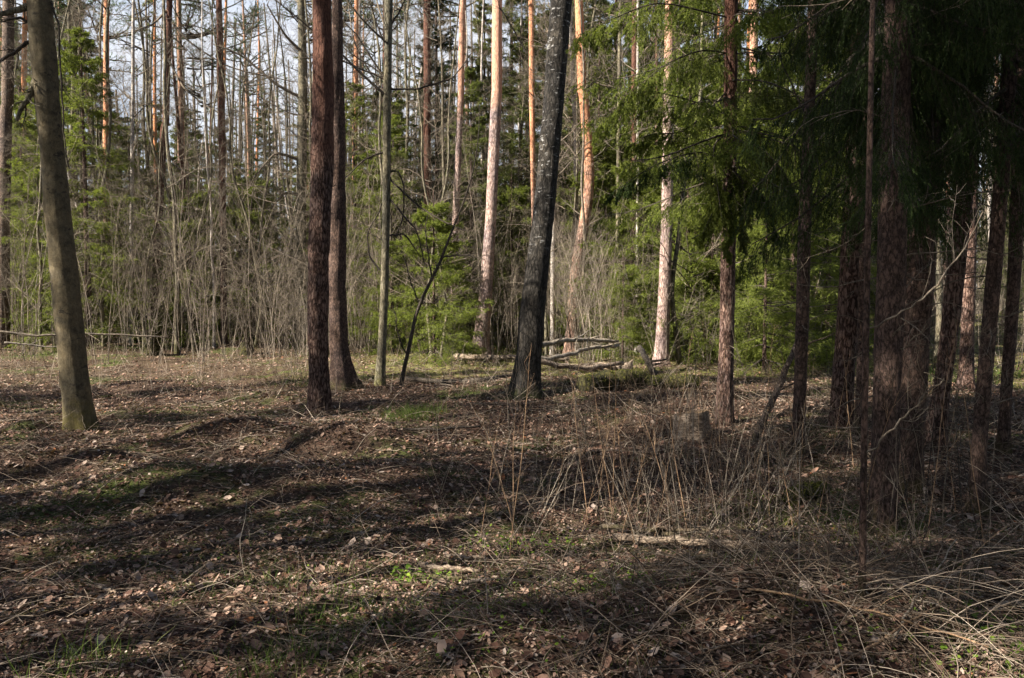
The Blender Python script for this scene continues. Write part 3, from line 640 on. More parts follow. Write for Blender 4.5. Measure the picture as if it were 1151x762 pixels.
# ---------------------------------------------------------------- background spruces
SPR = [spruce_crown_mesh(.35, 3.6, 1.25, 51, (.045, .008), 1.3, 'needle_sunlit', 0, .3, 14, 4, 6, layer=.2),
       spruce_crown_mesh(1.2, 11, 2.3, 52, (.075, .014), 1.0, 'needle', 70, .5, 15, 4, 5, layer=.34),
       spruce_crown_mesh(2.0, 14, 2.6, 53, (.08, .015), 1.0, 'needle', 90, .6, 15, 4, 5, layer=.38),
       spruce_crown_mesh(.8, 8, 1.7, 54, (.06, .011), 1.1, 'needle_sunlit', 20, .4, 14, 4, 5, layer=.28),
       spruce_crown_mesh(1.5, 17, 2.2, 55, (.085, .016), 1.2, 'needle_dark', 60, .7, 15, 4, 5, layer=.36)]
SPT = []
for h_, r_ in ((3.6, .035), (11, .11), (14, .14), (8, .08), (17, .15)):
    zz = np.linspace(-.2, h_, 12); SPT.append(trunk_mesh('spruce_trunk', np.stack([0 * zz, 0 * zz, zz], -1), r_ * (1 - .9 * np.clip(zz, 0, h_) / h_) + .005, M['spruce'], 10, .2))
placed = []      # things named later by their neighbours
def put_spruce(px, d, v, s=1., noun='spruce'):
    x = (px - CXP) / FPX * d; z = float(gh(x, d))
    t = empty('spruce_tree', (x, d, z), None, 'tree', 'background spruces', rng.uniform(0, 6.28), s)
    link('trunk', SPT[v], t); link('crown', SPR[v][0], t); link('limbs', SPR[v][1], t)
    placed.append((t, ('small bright young spruce', 'bushy green spruce', 'tall green spruce', 'mid-sized green spruce', 'tall narrow dark spruce')[v], 'spruces'))
    return t
for a in [(488, 17.5, 0, 1.05), (440, 21, 0, .9), (503, 21, 0, .9), (400, 24, 3, 1), (492, 30, 4, .85), (100, 22, 3, 1.1), (88, 29, 4, .9), (60, 24, 3, 1.1), (30, 25, 3, 1), (140, 29, 3, 1), (20, 36, 2, 1),
          (215, 36, 1, .9), (255, 38, 1, .9), (300, 40, 2, .8), (330, 33, 3, .9), (180, 40, 1, 1), (270, 28, 3, .8), (370, 36, 1, .9), (425, 33, 1, .9), (448, 28, 3, 1.1), (545, 30, 2, .9),
          (585, 27, 1, .95), (575, 31, 2, 1.1), (620, 28, 2, 1.1), (640, 33, 2, 1), (672, 24, 3, 1.2), (690, 27, 2, 1.05), (665, 32, 2, 1.2), (725, 24, 3, 1.15), (760, 27, 1, 1.1), (730, 31, 2, 1.1), (785, 23, 3, 1.1), (800, 29, 2, 1.1),
          (770, 34, 2, 1.2), (845, 22, 3, 1.0), (870, 19, 3, 1.05), (880, 26, 1, 1.1), (890, 17, 0, 1.3), (925, 24, 1, 1.0), (950, 28, 2, 1), (985, 26, 3, 1), (1010, 31, 2, 1), (1050, 35, 1, 1), (1130, 34, 2, 1), (1160, 26, 1, 1),
          (150, 25, 3, .9), (195, 28, 3, .8), (240, 27, 3, .7), (290, 30, 3, .8), (120, 38, 2, .9), (50, 40, 2, 1), (10, 28, 3, 1), (215, 25, 0, 1.4), (285, 26, 0, 1.6), (30, 25, 0, 1.6), (575, 25, 0, 1.5), (680, 22.5, 0, 1.8), (715, 21, 0, 1.5), (772, 20.5, 0, 1.9), (800, 18.5, 0, 1.3), (850, 19, 0, 1.8), (905, 20, 0, 1.7), (880, 22.5, 0, 2.2), (940, 22, 0, 1.8), (415, 24, 0, 1.5), (355, 27, 3, .9), (375, 31, 2, .8), (415, 27, 3, .9), (440, 23, 3, .9), (530, 25, 1, .8), (610, 35, 2, 1), (632, 29, 3, .95), (700, 22, 3, .9), (745, 21, 3, .8), (815, 20, 3, .9), (650, 27, 2, 1), (705, 36, 2, 1.1), (930, 19, 3, .9), (700, 18.5, 0, .7), (672, 23, 0, 1.2), (780, 19, 0, .9), (860, 15.8, 0, 1.1), (1190, 30, 2, 1), (-30, 28, 2, 1), (1060, 42, 2, 1), (480, 38, 2, .9), (510, 42, 1, 1), (350, 44, 2, .9), (230, 42, 1, .9)]:
    put_spruce(*a)

# ---------------------------------------------------------------- far pines, birches and poles
def straight_trunk(h, r, mat, seed, lean=.3):
    rr = np.random.default_rng(seed); zz = np.linspace(-.2, h, 14)
    cx = np.cumsum(rr.normal(0, .05 + .09 * (r < .08), 14)) + lean * (zz / h) ** 2; cy = np.cumsum(rr.normal(0, .04, 14))
    return trunk_mesh('trunk', np.stack([cx, cy, zz], -1), r * (1 - .7 * np.clip(zz, 0, h) / h), M[mat], 10, .25)
PT = [straight_trunk(19, .115, 'pine_far', 61), straight_trunk(18, .09, 'pine_red', 62, -.3), straight_trunk(20, .13, 'pine_low', 63, .1)]
PD = []
for k in range(3):
    r = np.random.default_rng(70 + k); n = 26; z = r.uniform(2, 11, n); az = r.uniform(0, 6.28, n)
    P = grow(np.stack([0 * z, 0 * z, z], -1), np.stack([np.cos(az), np.sin(az), 0 * az + .1], -1), r.uniform(.3, 1.3, n), 6, .12, -.03, r)
    m_ = MB(); tubes(m_, P, np.linspace(.012, .004, 6)[None] * np.ones((n, 1)), 3); PD.append(m_.mesh('dead_twigs', M['twig']))
for k in range(46):
    d = rng.uniform(27, 50); px = rng.uniform(-60, 1210)
    if 560 < px < 600: px += 60
    x = (px - CXP) / FPX * d; v = k % 3; s = rng.uniform(.85, 1.15)
    t = empty('pine_tree', (x, d, float(gh(x, d))), None, 'tree', 'distant pines', rng.uniform(0, 6.28), s)
    link('trunk', PT[v], t); link('crown', PINE_CROWNS[v][0], t); link('limbs', PINE_CROWNS[v][1], t); link('dead_twigs', PD[v], t)
    placed.append((t, 'distant reddish pine', 'distant pines'))
BT = [straight_trunk(12, .055, 'birch', 81), straight_trunk(11, .05, 'alder', 82, -.9), straight_trunk(13, .06, 'alder', 83, 1.2), straight_trunk(11, .04, 'twig', 84, -.6)]
BC = [bare_crown_mesh(2.5, 11.5, 1.9, 91, 'twig', 34, 8, 6, .012, .05, .9), bare_crown_mesh(1.5, 10.5, 2.0, 92, 'twig', 36, 8, 6, .012, .02, 1.1),
      bare_crown_mesh(1.5, 12.5, 2.3, 93, 'twig', 36, 8, 6, .012, .0, 1.2), bare_crown_mesh(1.0, 10, 1.9, 94, 'twig_pale', 32, 8, 6, .012, .03, 1.0)]
BN = ['slender white birch', 'slender grey alder', 'slender dark alder', 'pale slender pole tree']
for k in range(135):
    px = rng.uniform(-60, 560) if k < 90 else (rng.uniform(520, 700) if k < 108 else rng.uniform(560, 1210)); d = rng.uniform(21 if px < 420 else 18, 38)
    x = (px - CXP) / FPX * d; v = (1, 2, 1, 2, 3, 2, 1, 0)[k % 8]; s = rng.uniform(.7, 1.2)
    t = empty(('birch_tree', 'alder_tree', 'alder_tree', 'pole_tree')[v], (x, d, float(gh(x, d))), None, 'tree', 'slender bare trees', rng.uniform(0, 6.28), s)
    link('trunk', BT[v], t); link('crown', BC[v], t); placed.append((t, BN[v], 'slender bare trees'))

# ---------------------------------------------------------------- bare thicket shrubs
def shrub_mesh(seed, h, stems, mat, spread=.35, r0=.009, nt=5, ns=9):
    r = np.random.default_rng(seed); w = MB()
    az = r.uniform(0, 6.28, stems); sp = r.uniform(.05, spread * 1.6, stems)
    S = np.stack([np.cos(az) * r.uniform(.02, .25, stems), np.sin(az) * r.uniform(.02, .25, stems), np.full(stems, -.08)], -1)
    L = h * r.uniform(.55, 1.1, stems)
    P = grow(S, np.stack([np.cos(az) * sp, np.sin(az) * sp, np.ones(stems)], -1), L, 10, .06, .03, r)
    tubes(w, P, np.linspace(1, .2, 10)[None] * r0 * (L[:, None] / h), 5)
    p, T, tt, pi = along(P, ns, .2, 1, r)
    L2 = L[pi] * .34 * (1.2 - tt) * r.uniform(.5, 1.3, len(p)) + .05
    P2 = grow(p, swing(T, .85, r), L2, 6, .15, .03, r)
    tubes(w, P2, np.linspace(.38, .12, 6)[None] * r0 * np.ones((len(p), 1)), 3)
    p3, T3, _, pj = along(P2, nt, .15, 1, r)
    P3 = grow(p3, swing(T3, .65, r), L2[pj] * .45 * r.uniform(.4, 1.2, len(p3)), 4, .13, .04, r)
    tubes(w, P3, np.linspace(.16, .07, 4)[None] * r0 * np.ones((len(p3), 1)), 3)
    return w.mesh('bare_shrub', M[mat])
SH_ = [shrub_mesh(101, 5.0, 6, 'twig', .14), shrub_mesh(102, 3.4, 8, 'twig_pale', .3), shrub_mesh(103, 6.0, 5, 'twig', .12, .012), shrub_mesh(104, 2.4, 10, 'twig', .5, .009),
       shrub_mesh(105, 4.4, 5, 'twig_pale', .25, .012), shrub_mesh(106, 2.0, 9, 'twig_pale', .9, .008)]
SH_.append(shrub_mesh(107, 6.5, 4, 'twig_pale', .05, .013, 3, 8)); SH_.append(shrub_mesh(108, 5.0, 5, 'twig', .08, .010, 4, 9))
SN = ['grey many-stemmed bare shrub', 'pale dense bare shrub', 'tall grey bare shrub', 'low grey bushy shrub', 'pale arching bare shrub', 'low pale spreading shrub', 'tall upright pale-stemmed shrub', 'upright grey-stemmed shrub']
for k in range(295):
    d = rng.uniform(19, 31)
    if k < 175: px = rng.uniform(-60, 420) if k % 4 else rng.uniform(400, 600)
    else: px = rng.uniform(600, 1210)
    if 225 <= k < 250: px = rng.uniform(520, 740); d = rng.uniform(20, 27)
    if k >= 250: px = rng.uniform(395, 930); d = rng.uniform(19.5, 24.5)
    if px > 600: d -= 2.5
    elif 400 < px: d += 2
    v = int(rng.choice([0, 1, 2, 3, 4, 5, 6, 7], p=[.19, .13, .18, .06, .14, .04, .12, .14])); s = rng.uniform(.65, 1.35)
    s *= .7 if px > 600 else 1.0
    if k % 4 == 0 and px < 400: d = rng.uniform(16, 20.5); s *= rng.uniform(.35, .8); v = (3, 5, 1, 0)[(k // 4) % 4]
    x = (px - CXP) / FPX * d
    o = link('bare_shrub', SH_[v], None, (x, d, float(gh(x, d)))); o.rotation_euler.z = rng.uniform(0, 6.28); o.scale = (s, s, s)
    tag(o, None, 'shrub', 'bare thicket shrubs'); placed.append((o, SN[v], 'bare shrubs'))

# ---------------------------------------------------------------- far woods as one mass
def far_woods():
    b = MB(); w = MB(); r = np.random.default_rng(200)
    n = 460; d = r.uniform(44, 85, n); x = r.uniform(-1, 1, n) * d * .85; z = gh(x, d)
    h = r.uniform(13, 24, n)
    P = grow(np.stack([x, d, z - .2], -1), np.stack([r.normal(0, .03, n), 0 * x, 0 * x + 1], -1), h, 8, .01, 0, r)
    tubes(w, P, np.linspace(.16, .05, 8)[None] * r.uniform(.5, 1.3, (n, 1)), 5)
    p, T, tt, pi = along(P, 26, .08, .98, r)
    P2 = grow(p, swing(T, 1.2, r), r.uniform(.6, 2.2, len(p)) * (1.15 - tt), 5, .12, .0, r)
    tubes(w, P2, np.linspace(.03, .012, 5)[None] * np.ones((len(p), 1)), 3)
    sel = (r.random(n) < .36)[pi]
    Q = P2[sel]
    spikes(b, Q, 30, .30, .055, .8, r, .1, 1, .2)
    sm = r.uniform(-1, 1, 1600); dd = r.uniform(38, 70, 1600); xs = sm * dd * .85
    Pu = grow(np.stack([xs, dd, gh(xs, dd)], -1), np.stack([r.normal(0, .3, 1600), r.normal(0, .3, 1600), 1 + 0 * xs], -1), r.uniform(2, 6.5, 1600), 6, .08, .02, r)
    tubes(w, Pu, np.linspace(.03, .01, 6)[None] * np.ones((1600, 1)), 3)
    pu, Tu, _, _ = along(Pu, 8, .2, 1, r)
    Pv = grow(pu, swing(Tu, .7, r), r.uniform(.4, 1.4, len(pu)), 4, .14, .03, r); tubes(w, Pv, np.linspace(.015, .007, 4)[None] * np.ones((len(pu), 1)), 3)
    o = link('far_woods', w.mesh('far_woods', M['twig'])); tag(o, 'far mass of bare trunks and branches closing the view', 'woods', kind='stuff')
    o = link('far_foliage', b.mesh('far_foliage', M['needle'])); tag(o, 'far evergreen foliage behind the trunks', 'foliage', kind='stuff')
far_woods()

# ---------------------------------------------------------------- saplings of the clearing
def sapling_mesh(seed, h, mat, lean=.2, nb=6, r0=.0045):
    r = np.random.default_rng(seed); w = MB(); az = r.uniform(0, 6.28)
    P = grow(np.array([[0, 0, -.05]]), np.array([[math.cos(az) * lean, math.sin(az) * lean, 1]]), h, 12, .035, .01, r)
    tubes(w, P, np.linspace(1, .25, 12)[None] * r0, 5)
    if nb:
        p, T, tt, _ = along(P, nb, .3, .98, r)
        P2 = grow(p, swing(T, .6, r), h * .3 * (1.1 - tt) * r.uniform(.5, 1.3, nb) + .05, 6, .1, .05, r)
        tubes(w, P2, np.linspace(.45, .2, 6)[None] * r0 * np.ones((nb, 1)), 3)
        p3, T3, _, _ = along(P2, 3, .3, 1, r)
        P3 = grow(p3, swing(T3, .6, r), h * .07 * r.uniform(.5, 1.3, len(p3)), 4, .1, .05, r)
        tubes(w, P3, np.linspace(.25, .12, 4)[None] * r0 * np.ones((len(p3), 1)), 3)
    return w.mesh('sapling', M[mat])
SAP = [sapling_mesh(301, 1.5, 'cane', .1, 2), sapling_mesh(302, 1.2, 'cane', .3, 4), sapling_mesh(303, 1.7, 'twig', .15, 7), sapling_mesh(304, .9, 'twig_pale', .6, 3), sapling_mesh(305, 1.3, 'twig_dark', .25, 9), sapling_mesh(306, 1.0, 'twig_pale', .35, 0), sapling_mesh(307, 1.1, 'twig', .8, 5)]
SAN = ['straight tan cane', 'slanting tan cane', 'grey twiggy sapling', 'low leaning pale stem', 'dark twiggy sapling', 'unbranched pale stem', 'slanting grey sapling']
spots = []
for k in range(60): spots.append((rng.uniform(-20, 560), rng.uniform(396, 430), int(rng.choice([2, 4, 3, 6])), rng.uniform(.5, 1.3)))
for px, py, v, s in [(573, 628, 0, .95), (587, 622, 1, .9), (661, 588, 0, .85), (690, 578, 0, 1.05), (552, 590, 5, .6), (790, 600, 3, 1), (760, 590, 5, 1), (700, 560, 1, .9), (768, 560, 0, .8), (820, 545, 5, 1), (735, 545, 3, 1),
                     (870, 560, 5, 1.1), (850, 600, 6, .9), (895, 590, 0, .8), (876, 655, 1, .7), (900, 660, 5, .8), (1030, 640, 4, 1), (1085, 600, 4, 1.1), (1060, 620, 2, .9), (930, 600, 3, 1), (1110, 640, 4, .9), (1040, 560, 4, 1), (650, 470, 2, .9), (637, 480, 4, .7),
                     (617, 490, 4, .8), (600, 500, 2, .5), (478, 600, 3, .4), (490, 560, 5, .5), (660, 520, 2, .8), (40, 480, 3, .9), (215, 470, 3, .9), (160, 440, 4, .8), (225, 455, 4, .9), (330, 445, 4, .8), (265, 460, 1, .8), (380, 470, 5, .6),
                     (305, 520, 4, .35), (200, 500, 4, .5), (400, 440, 2, .8), (470, 430, 2, .9), (500, 440, 4, .7), (520, 445, 2, .7), (1000, 655, 3, .7), (1070, 690, 3, 1), (985, 640, 3, .6)]:
    spots.append((px, py, v, s))
for k in range(150):
    px = rng.normal(790, 110) if k % 3 else rng.uniform(560, 1150); py = rng.uniform(445, 655)
    spots.append((float(np.clip(px, 540, 1148)), py, int(rng.choice([0, 1, 2, 3, 4, 5, 5, 2, 0, 6])), rng.uniform(.45, 1.0)))
for k in range(45):
    spots.append((rng.uniform(0, 560), rng.uniform(425, 465), int(rng.choice([2, 4, 3, 6])), rng.uniform(.4, .9)))
for px, py, v, s in spots:
    p = gp(px, py)
    o = link('sapling', SAP[v], None, tuple(p)); o.rotation_euler.z = rng.uniform(0, 6.28); o.scale = (s, s, s)
    tag(o, None, 'sapling', 'thin bare saplings of the clearing'); placed.append((o, SAN[v], 'clearing saplings'))

# ---------------------------------------------------------------- fallen wood, stumps, mounds
def log(name, pts, w0, w1, mat, label, cat='log', lift=0.0, K=16, sides=12, wob=.01, Ys=None, twigs=0, moss=0):
    """pts: (px, py, height above ground) where each lies on the ground below; Ys gives depths for raised points."""
    P = []
    for k, q in enumerate(pts):
        if Ys is not None: P.append(at(q[0], q[1], Ys[k]))
        else:
            g_ = gp(q[0], q[1]); g_[2] += q[2] if len(q) > 2 else .02; P.append(g_)
    P = np.array(P); b = P[0].copy(); b[2] = float(gh(b[0], b[1]))
    x = np.linspace(0, 1, len(P)); q = np.linspace(0, 1, K); P = np.stack([np.interp(q, x, P[:, k]) for k in range(3)], -1) - b
    P[1:-1] = .25 * P[:-2] + .5 * P[1:-1] + .25 * P[2:]; P[1:-1] += rng.standard_normal((K - 2, 3)) * wob
    R = np.linspace(w0, w1, K) * (1 + rng.uniform(-.08, .08, K))
    PP = np.vstack([P[0] - (P[1] - P[0]) * .02, P, P[-1] + (P[-1] - P[-2]) * .02]); RR = np.concatenate([[R[0] * .05], R, [R[-1] * .05]])
    m_ = MB(); tubes(m_, PP[None], RR[None], sides)
    if twigs:
        p, T, tt, _ = along(P[None], twigs, .2, 1)
        P2 = grow(p, swing(T, .8), rng.uniform(.15, .6, len(p)), 5, .12, .01); tubes(m_, P2, np.linspace(w1 * .5, w1 * .2, 5)[None] * np.ones((len(p), 1)), 4)
    o = link(name, m_.mesh(name, M[mat], True), None, tuple(b)); tag(o, label, cat)
    if moss:
        mm = MB(); r = rng; n = moss
        pos, T, tt, _ = along(P[None], n, 0, 1); rad = np.interp(tt, np.linspace(0, 1, K), R)
        side = nrm(np.cross(T, np.array([[0, 0, 1.]]))); a = r.uniform(-.2, math.pi + .2, n)[:, None]; up = np.cross(side, T)
        N_ = np.cos(a) * side + np.abs(np.sin(a)) * np.where(up[:, 2:3] < 0, -up, up)
        pos = pos + N_ * rad[:, None] * .95
        d = nrm(N_ + r.standard_normal(N_.shape) * .5); bb = nrm(np.cross(d, r.standard_normal(d.shape))) * .006
        V = np.stack([pos - bb, pos + bb, pos + d * r.uniform(.008, .026, (n, 1))], 1); mm.add(V, np.arange(n * 3).reshape(-1, 3))
        link('moss', mm.mesh('moss', M['moss']), o)
    return o

def stump(px, py, r, h, label, mat='cutwood', moss=False):
    b = gp(px, py); sides = 26; zs = np.linspace(-.1, h, 9); a = np.arange(sides) * 2 * math.pi / sides
    rr = r * (1 + .45 * np.exp(-np.clip(zs, 0, 9) / .07)[:, None] * (.6 + .4 * np.cos(5 * a + 1)[None])) * (1 + .05 * rng.standard_normal((1, sides)))
    topz = zs[:, None] + (zs[:, None] > h - 1e-6) * (.04 * np.cos(a + .6)[None] + .012 * rng.standard_normal((1, sides)))
    V = np.stack([rr * np.cos(a), rr * np.sin(a), topz + 0 * rr], -1); S = sides; n = len(zs)
    ii = np.arange(n - 1)[:, None] * S; jj = np.arange(S)[None]; j2 = (jj + 1) % S
    m_ = MB(); m_.add(V, np.stack([ii + jj, ii + j2, ii + S + j2, ii + S + jj], -1).reshape(-1, 4))
    t = empty('tree_stump', tuple(b), label, 'stump'); link('bark', m_.mesh('bark', M['mosslog' if moss else 'wood'], True), t)
    c = MB(); cen = np.array([[0, 0, h - .004]]); c.add(np.vstack([V[-1] * np.array([.97, .97, 1]) - [0, 0, .004], cen]), np.stack([np.arange(S), (np.arange(S) + 1) % S, np.full(S, S)], -1))
    link('cut_face', c.mesh('cut_face', M[mat]), t)
    return t
stump(777, 487, .19, .24, 'low pale cut stump left of the brown spruce trunk')
stump(278, 398, .16, .34, 'mossy yellow-green stump at the edge of the left thicket', moss=True)
stump(170, 398, .22, .5, 'dark mossy stump deep in the left thicket', moss=True)
log('mossy_log', [(655, 441, .1), (690, 437, .14), (740, 434, .14), (785, 436, .05)], .15, .10, 'mosslog', 'thick moss-covered log lying across the shade left of the brown spruce', moss=6000, wob=.045)
log('mossy_log', [(884, 572, .06), (905, 566, .08), (925, 560, .07)], .07, .05, 'mosslog', 'short mossy log in the sunlit patch before the double trunk', moss=2500)
log('fallen_log', [(640, 420, .1), (668, 417, .1), (710, 418, .1)], .06, .1, 'wood', 'fallen brown log end behind the mossy log', twigs=3)
log('fallen_branch', [(606, 388, 0), (630, 383, 0), (660, 382, 0), (695, 384, 0)], .05, .035, 'twig_pale', 'long pale arched branch fallen just right of the leaning birch', Ys=[15, 15.3, 15.8, 16.2], cat='fallen branch', twigs=4)
log('fallen_branch', [(600, 405, 0), (640, 398, 0), (670, 390, 0), (695, 388, 0)], .045, .03, 'twig_pale', 'second pale branch, lying below the arched branch by the birch', Ys=[14, 14.5, 15, 15.5], cat='fallen branch', twigs=4)
log('fallen_branch', [(600, 404, 0), (630, 412, 0), (665, 414, 0), (700, 408, 0)], .05, .04, 'wood', 'third pale branch, lowest of those beside the leaning birch', Ys=[13.6, 13.8, 14.2, 14.6], cat='fallen branch', twigs=3)
log('leaning_branch', [(718, 390, 0), (728, 405, 0), (738, 425, 0), (745, 445, 0)], .05, .06, 'twig_dark', 'dark broken limb slanting down before the grey-pink pine', Ys=[14.5, 14.2, 13.8, 13.2], cat='fallen branch', twigs=8)
log('leaning_branch', [(844, 505, 0), (862, 465, 0), (880, 425, 0), (898, 380, 0)], .045, .03, 'spruce_pale', 'dead brown limb propped between brown spruce and slim dark spruce', Ys=[8.6, 8.8, 9.0, 9.2], cat='fallen branch', twigs=5)
log('fallen_pole', [(-20, 372, 0), (40, 377, 0), (100, 374, 0), (190, 379, 0)], .03, .015, 'twig', 'long pale pole lying at the foot of the left thicket', Ys=[17, 17.3, 17.6, 18], cat='fallen pole', twigs=5)
log('fallen_pole', [(5, 385, 0), (40, 388, 0), (90, 392, 0)], .02, .01, 'twig_pale', 'shorter pale pole below the long one in the left thicket', Ys=[16, 16.2, 16.5], cat='fallen pole', twigs=4)
log('fallen_log', [(450, 428, .04), (500, 432, .05), (545, 431, .05), (580, 424, .06)], .04, .05, 'twig_dark', 'thin dark log between the bent sapling and the leaning birch')
log('fallen_log', [(512, 404, .08), (560, 406, .08), (640, 408, .1)], .07, .05, 'wood', 'grey log crossing the sunny glade behind the leaning birch')
# branch pile right of centre
pile = [([(675, 600), (730, 608), (790, 612), (850, 620)], .018, 'dark topmost pole of the branch pile'), ([(690, 612), (760, 620), (830, 628), (892, 633)], .026, 'thickest bark-brown pole of the branch pile'), ([(735, 604), (800, 625), (870, 632)], .02, 'short pole crossing the branch pile'),
        ([(790, 606), (850, 612), (910, 608)], .014, 'thin pole at the right end of the branch pile'), ([(760, 634), (830, 638), (890, 641)], .016, 'lowest pole of the branch pile')]
for pts, w, lb in pile:
    log('fallen_branch', [(a_, c_, .05 + .02 * k) for k, (a_, c_) in enumerate(pts)], w, w * .7, 'wood' if w > .02 else 'spruce_pale', lb, 'fallen branch', twigs=3)
sticks = [([(473, 642), (505, 646), (540, 651)], .018, 'wood', 'pale broken stick with dark ends, foreground centre'), ([(502, 629), (525, 633), (545, 636)], .011, 'wood', 'small stick above the pale broken stick'), ([(522, 661), (540, 660), (553, 661)], .014, 'wood', 'stubby stick right of the yellow-green seedlings'),
          ([(463, 652), (500, 656), (520, 659)], .011, 'spruce_pale', 'brown stick among the yellow-green seedlings'), ([(160, 697), (210, 688), (250, 682), (278, 679)], .005, 'straw', 'long pale twig in the left foreground'), ([(195, 732), (230, 720), (262, 703)], .005, 'cane', 'reddish twig below the long pale twig'),
          ([(284, 713), (320, 718), (345, 728)], .004, 'straw', 'thin straw-coloured twig near the bottom left grass tuft'), ([(108, 664), (118, 670), (130, 677)], .009, 'wood', 'short thick stick in the shaded left foreground'), ([(390, 488), (430, 486), (480, 487), (540, 484)], .02, 'twig_dark', 'dark rotten pole in the litter before the twin pines'),
          ([(1118, 690), (1132, 686), (1141, 685), (1158, 697)], .011, 'twig_pale', 'white crooked stick at the lower right edge'), ([(936, 764), (985, 739), (1040, 712), (1090, 688)], .006, 'straw', 'long straight straw-coloured cane, lower right'), ([(840, 672), (920, 690), (1000, 715), (1110, 760)], .006, 'straw', 'long cane sloping down to the lower right corner'),
          ([(1004, 728), (1022, 700), (1050, 665), (1075, 628)], .006, 'twig_pale', 'pale crooked cane rising before the dark slender spruce')]
for pts, w, mt, lb in sticks:
    mt = 'cane' if mt == 'straw' else mt
    hs = np.linspace(.03, .05, len(pts)) if 'cane' not in lb else np.linspace(.04, .12, len(pts))
    log('fallen_stick', [(a_, c_, float(hs[k])) for k, (a_, c_) in enumerate(pts)], w, w * .6, mt if mt != 'cane' or 'cane' in lb or 'twig' in lb else mt, lb, 'stick', twigs=2 if w < .01 else 0, sides=8, wob=.004)

# ---------------------------------------------------------------- ground cover
def scatter(n, d0, d1, p=1.6, wide=.74):
    """random ground points with depth d0..d1, thinning with distance"""
    u = rng.random(n); d = (d0 ** (2 - p) + u * (d1 ** (2 - p) - d0 ** (2 - p))) ** (1 / (2 - p))
    x = rng.uniform(-1, 1, n) * (d * wide + .5)
    return x, d
def leaves(n, d0, d1, p, size):
    x, y = scatter(n, d0, d1, p); z = gh(x, y) + rng.uniform(.002, .025, n)
    s = size * rng.uniform(.5, 1.25, n)[:, None] * (1 + y[:, None] * .018)
    az = rng.uniform(0, 6.28, n); t = rng.normal(0, .38, (n, 2))
    u = np.stack([np.cos(az), np.sin(az), t[:, 0]], -1); v = np.stack([-np.sin(az), np.cos(az), t[:, 1]], -1)
    up = np.array([[0, 0, 1.]]); c = np.stack([x, y, z], -1); cu = rng.uniform(-.1, .45, n)[:, None]
    prof = [(-.5, 0), (-.28, .30), (.12, .36), (.5, 0)]
    mid = [c + u * s * a + up * s * cu * .5 * (abs(a) * 2) for a, _ in prof]
    L = [c + u * s * a + v * s * w * rng.uniform(.7, 1.1, (n, 1)) + up * s * cu * (abs(a) + w) for a, w in prof[1:3]]
    R = [c + u * s * a - v * s * w * rng.uniform(.7, 1.1, (n, 1)) + up * s * cu * (abs(a) + w) for a, w in prof[1:3]]
    V = np.stack([mid[0], mid[1], mid[2], mid[3], L[0], L[1], R[0], R[1]], 1)
    base = np.arange(n)[:, None] * 8
    return V, base
mb = MB()
for a in ((6500, 2.6, 7, 1.2, .05), (75000, 2.6, 7, 1.2, .02), (9000, 7, 15, 1.3, .045), (70000, 7, 15, 1.3, .028), (30000, 15, 34, 1.5, .04)):
    V, base = leaves(*a); o_ = mb.n
    mb.add(V, np.concatenate([base + np.array([[0, 1, 4, 4]])[:, :3] for _ in range(1)] ))
    F = []
    for q in ([1, 2, 5, 4], [1, 6, 7, 2]): F.append(base + np.array([q]))
    mb.f.append(np.concatenate(F) + o_)
    for q in ([2, 3, 5], [0, 6, 1], [2, 7, 3]): mb.f.append(base + np.array([q]) + o_)
tag(link('leaf_litter', mb.mesh('leaf_litter', M['leaf'])), 'curled brown dead leaves covering the forest floor', 'leaf litter', kind='stuff')

# twigs and straws lying in the litter
mb = MB(); mb2 = MB()
for n, d0, d1, L, r0, m_ in ((5200, 2.6, 7, .22, .0016, mb), (5200, 7, 18, .3, .003, mb), (3800, 2.6, 7, .26, .0011, mb2), (4200, 7, 20, .34, .0024, mb2)):
    x, y = scatter(n, d0, d1, 1.2); az = rng.uniform(0, 6.28, n)
    P = grow(np.stack([x, y, gh(x, y) + rng.uniform(.005, .05, n)], -1), np.stack([np.cos(az), np.sin(az), rng.normal(.05, .22, n)], -1), L * rng.uniform(.3, 1.8, n), 5, .12, -.03)
    P[:, :, 2] = np.maximum(P[:, :, 2], gh(P[:, :, 0], P[:, :, 1]) + .006)
    tubes(m_, P, np.linspace(1, .5, 5)[None] * r0 * rng.uniform(.6, 1.8, (n, 1)), 3)
# dry bent grass, thicker at the right and on the lower slope
n = 5200; x, y = scatter(n, 2.8, 12, 1.2); keep = rng.random(n) < np.clip(.2 + .3 * (x / y + .05), .05, .5); x, y = x[keep], y[keep]; n = len(x)
az = rng.uniform(0, 6.28, n)
P = grow(np.stack([x, y, gh(x, y)], -1), np.stack([np.cos(az), np.sin(az), rng.uniform(.1, 1.6, n)], -1), rng.uniform(.2, .75, n), 8, .07, -.13)
P[:, :, 2] = np.maximum(P[:, :, 2], gh(P[:, :, 0], P[:, :, 1]) + .008)
tubes(mb2, P, np.linspace(1, .4, 8)[None] * .0016 * rng.uniform(.6, 1.5, (n, 1)) * (1 + .1 * y[:, None]), 3)
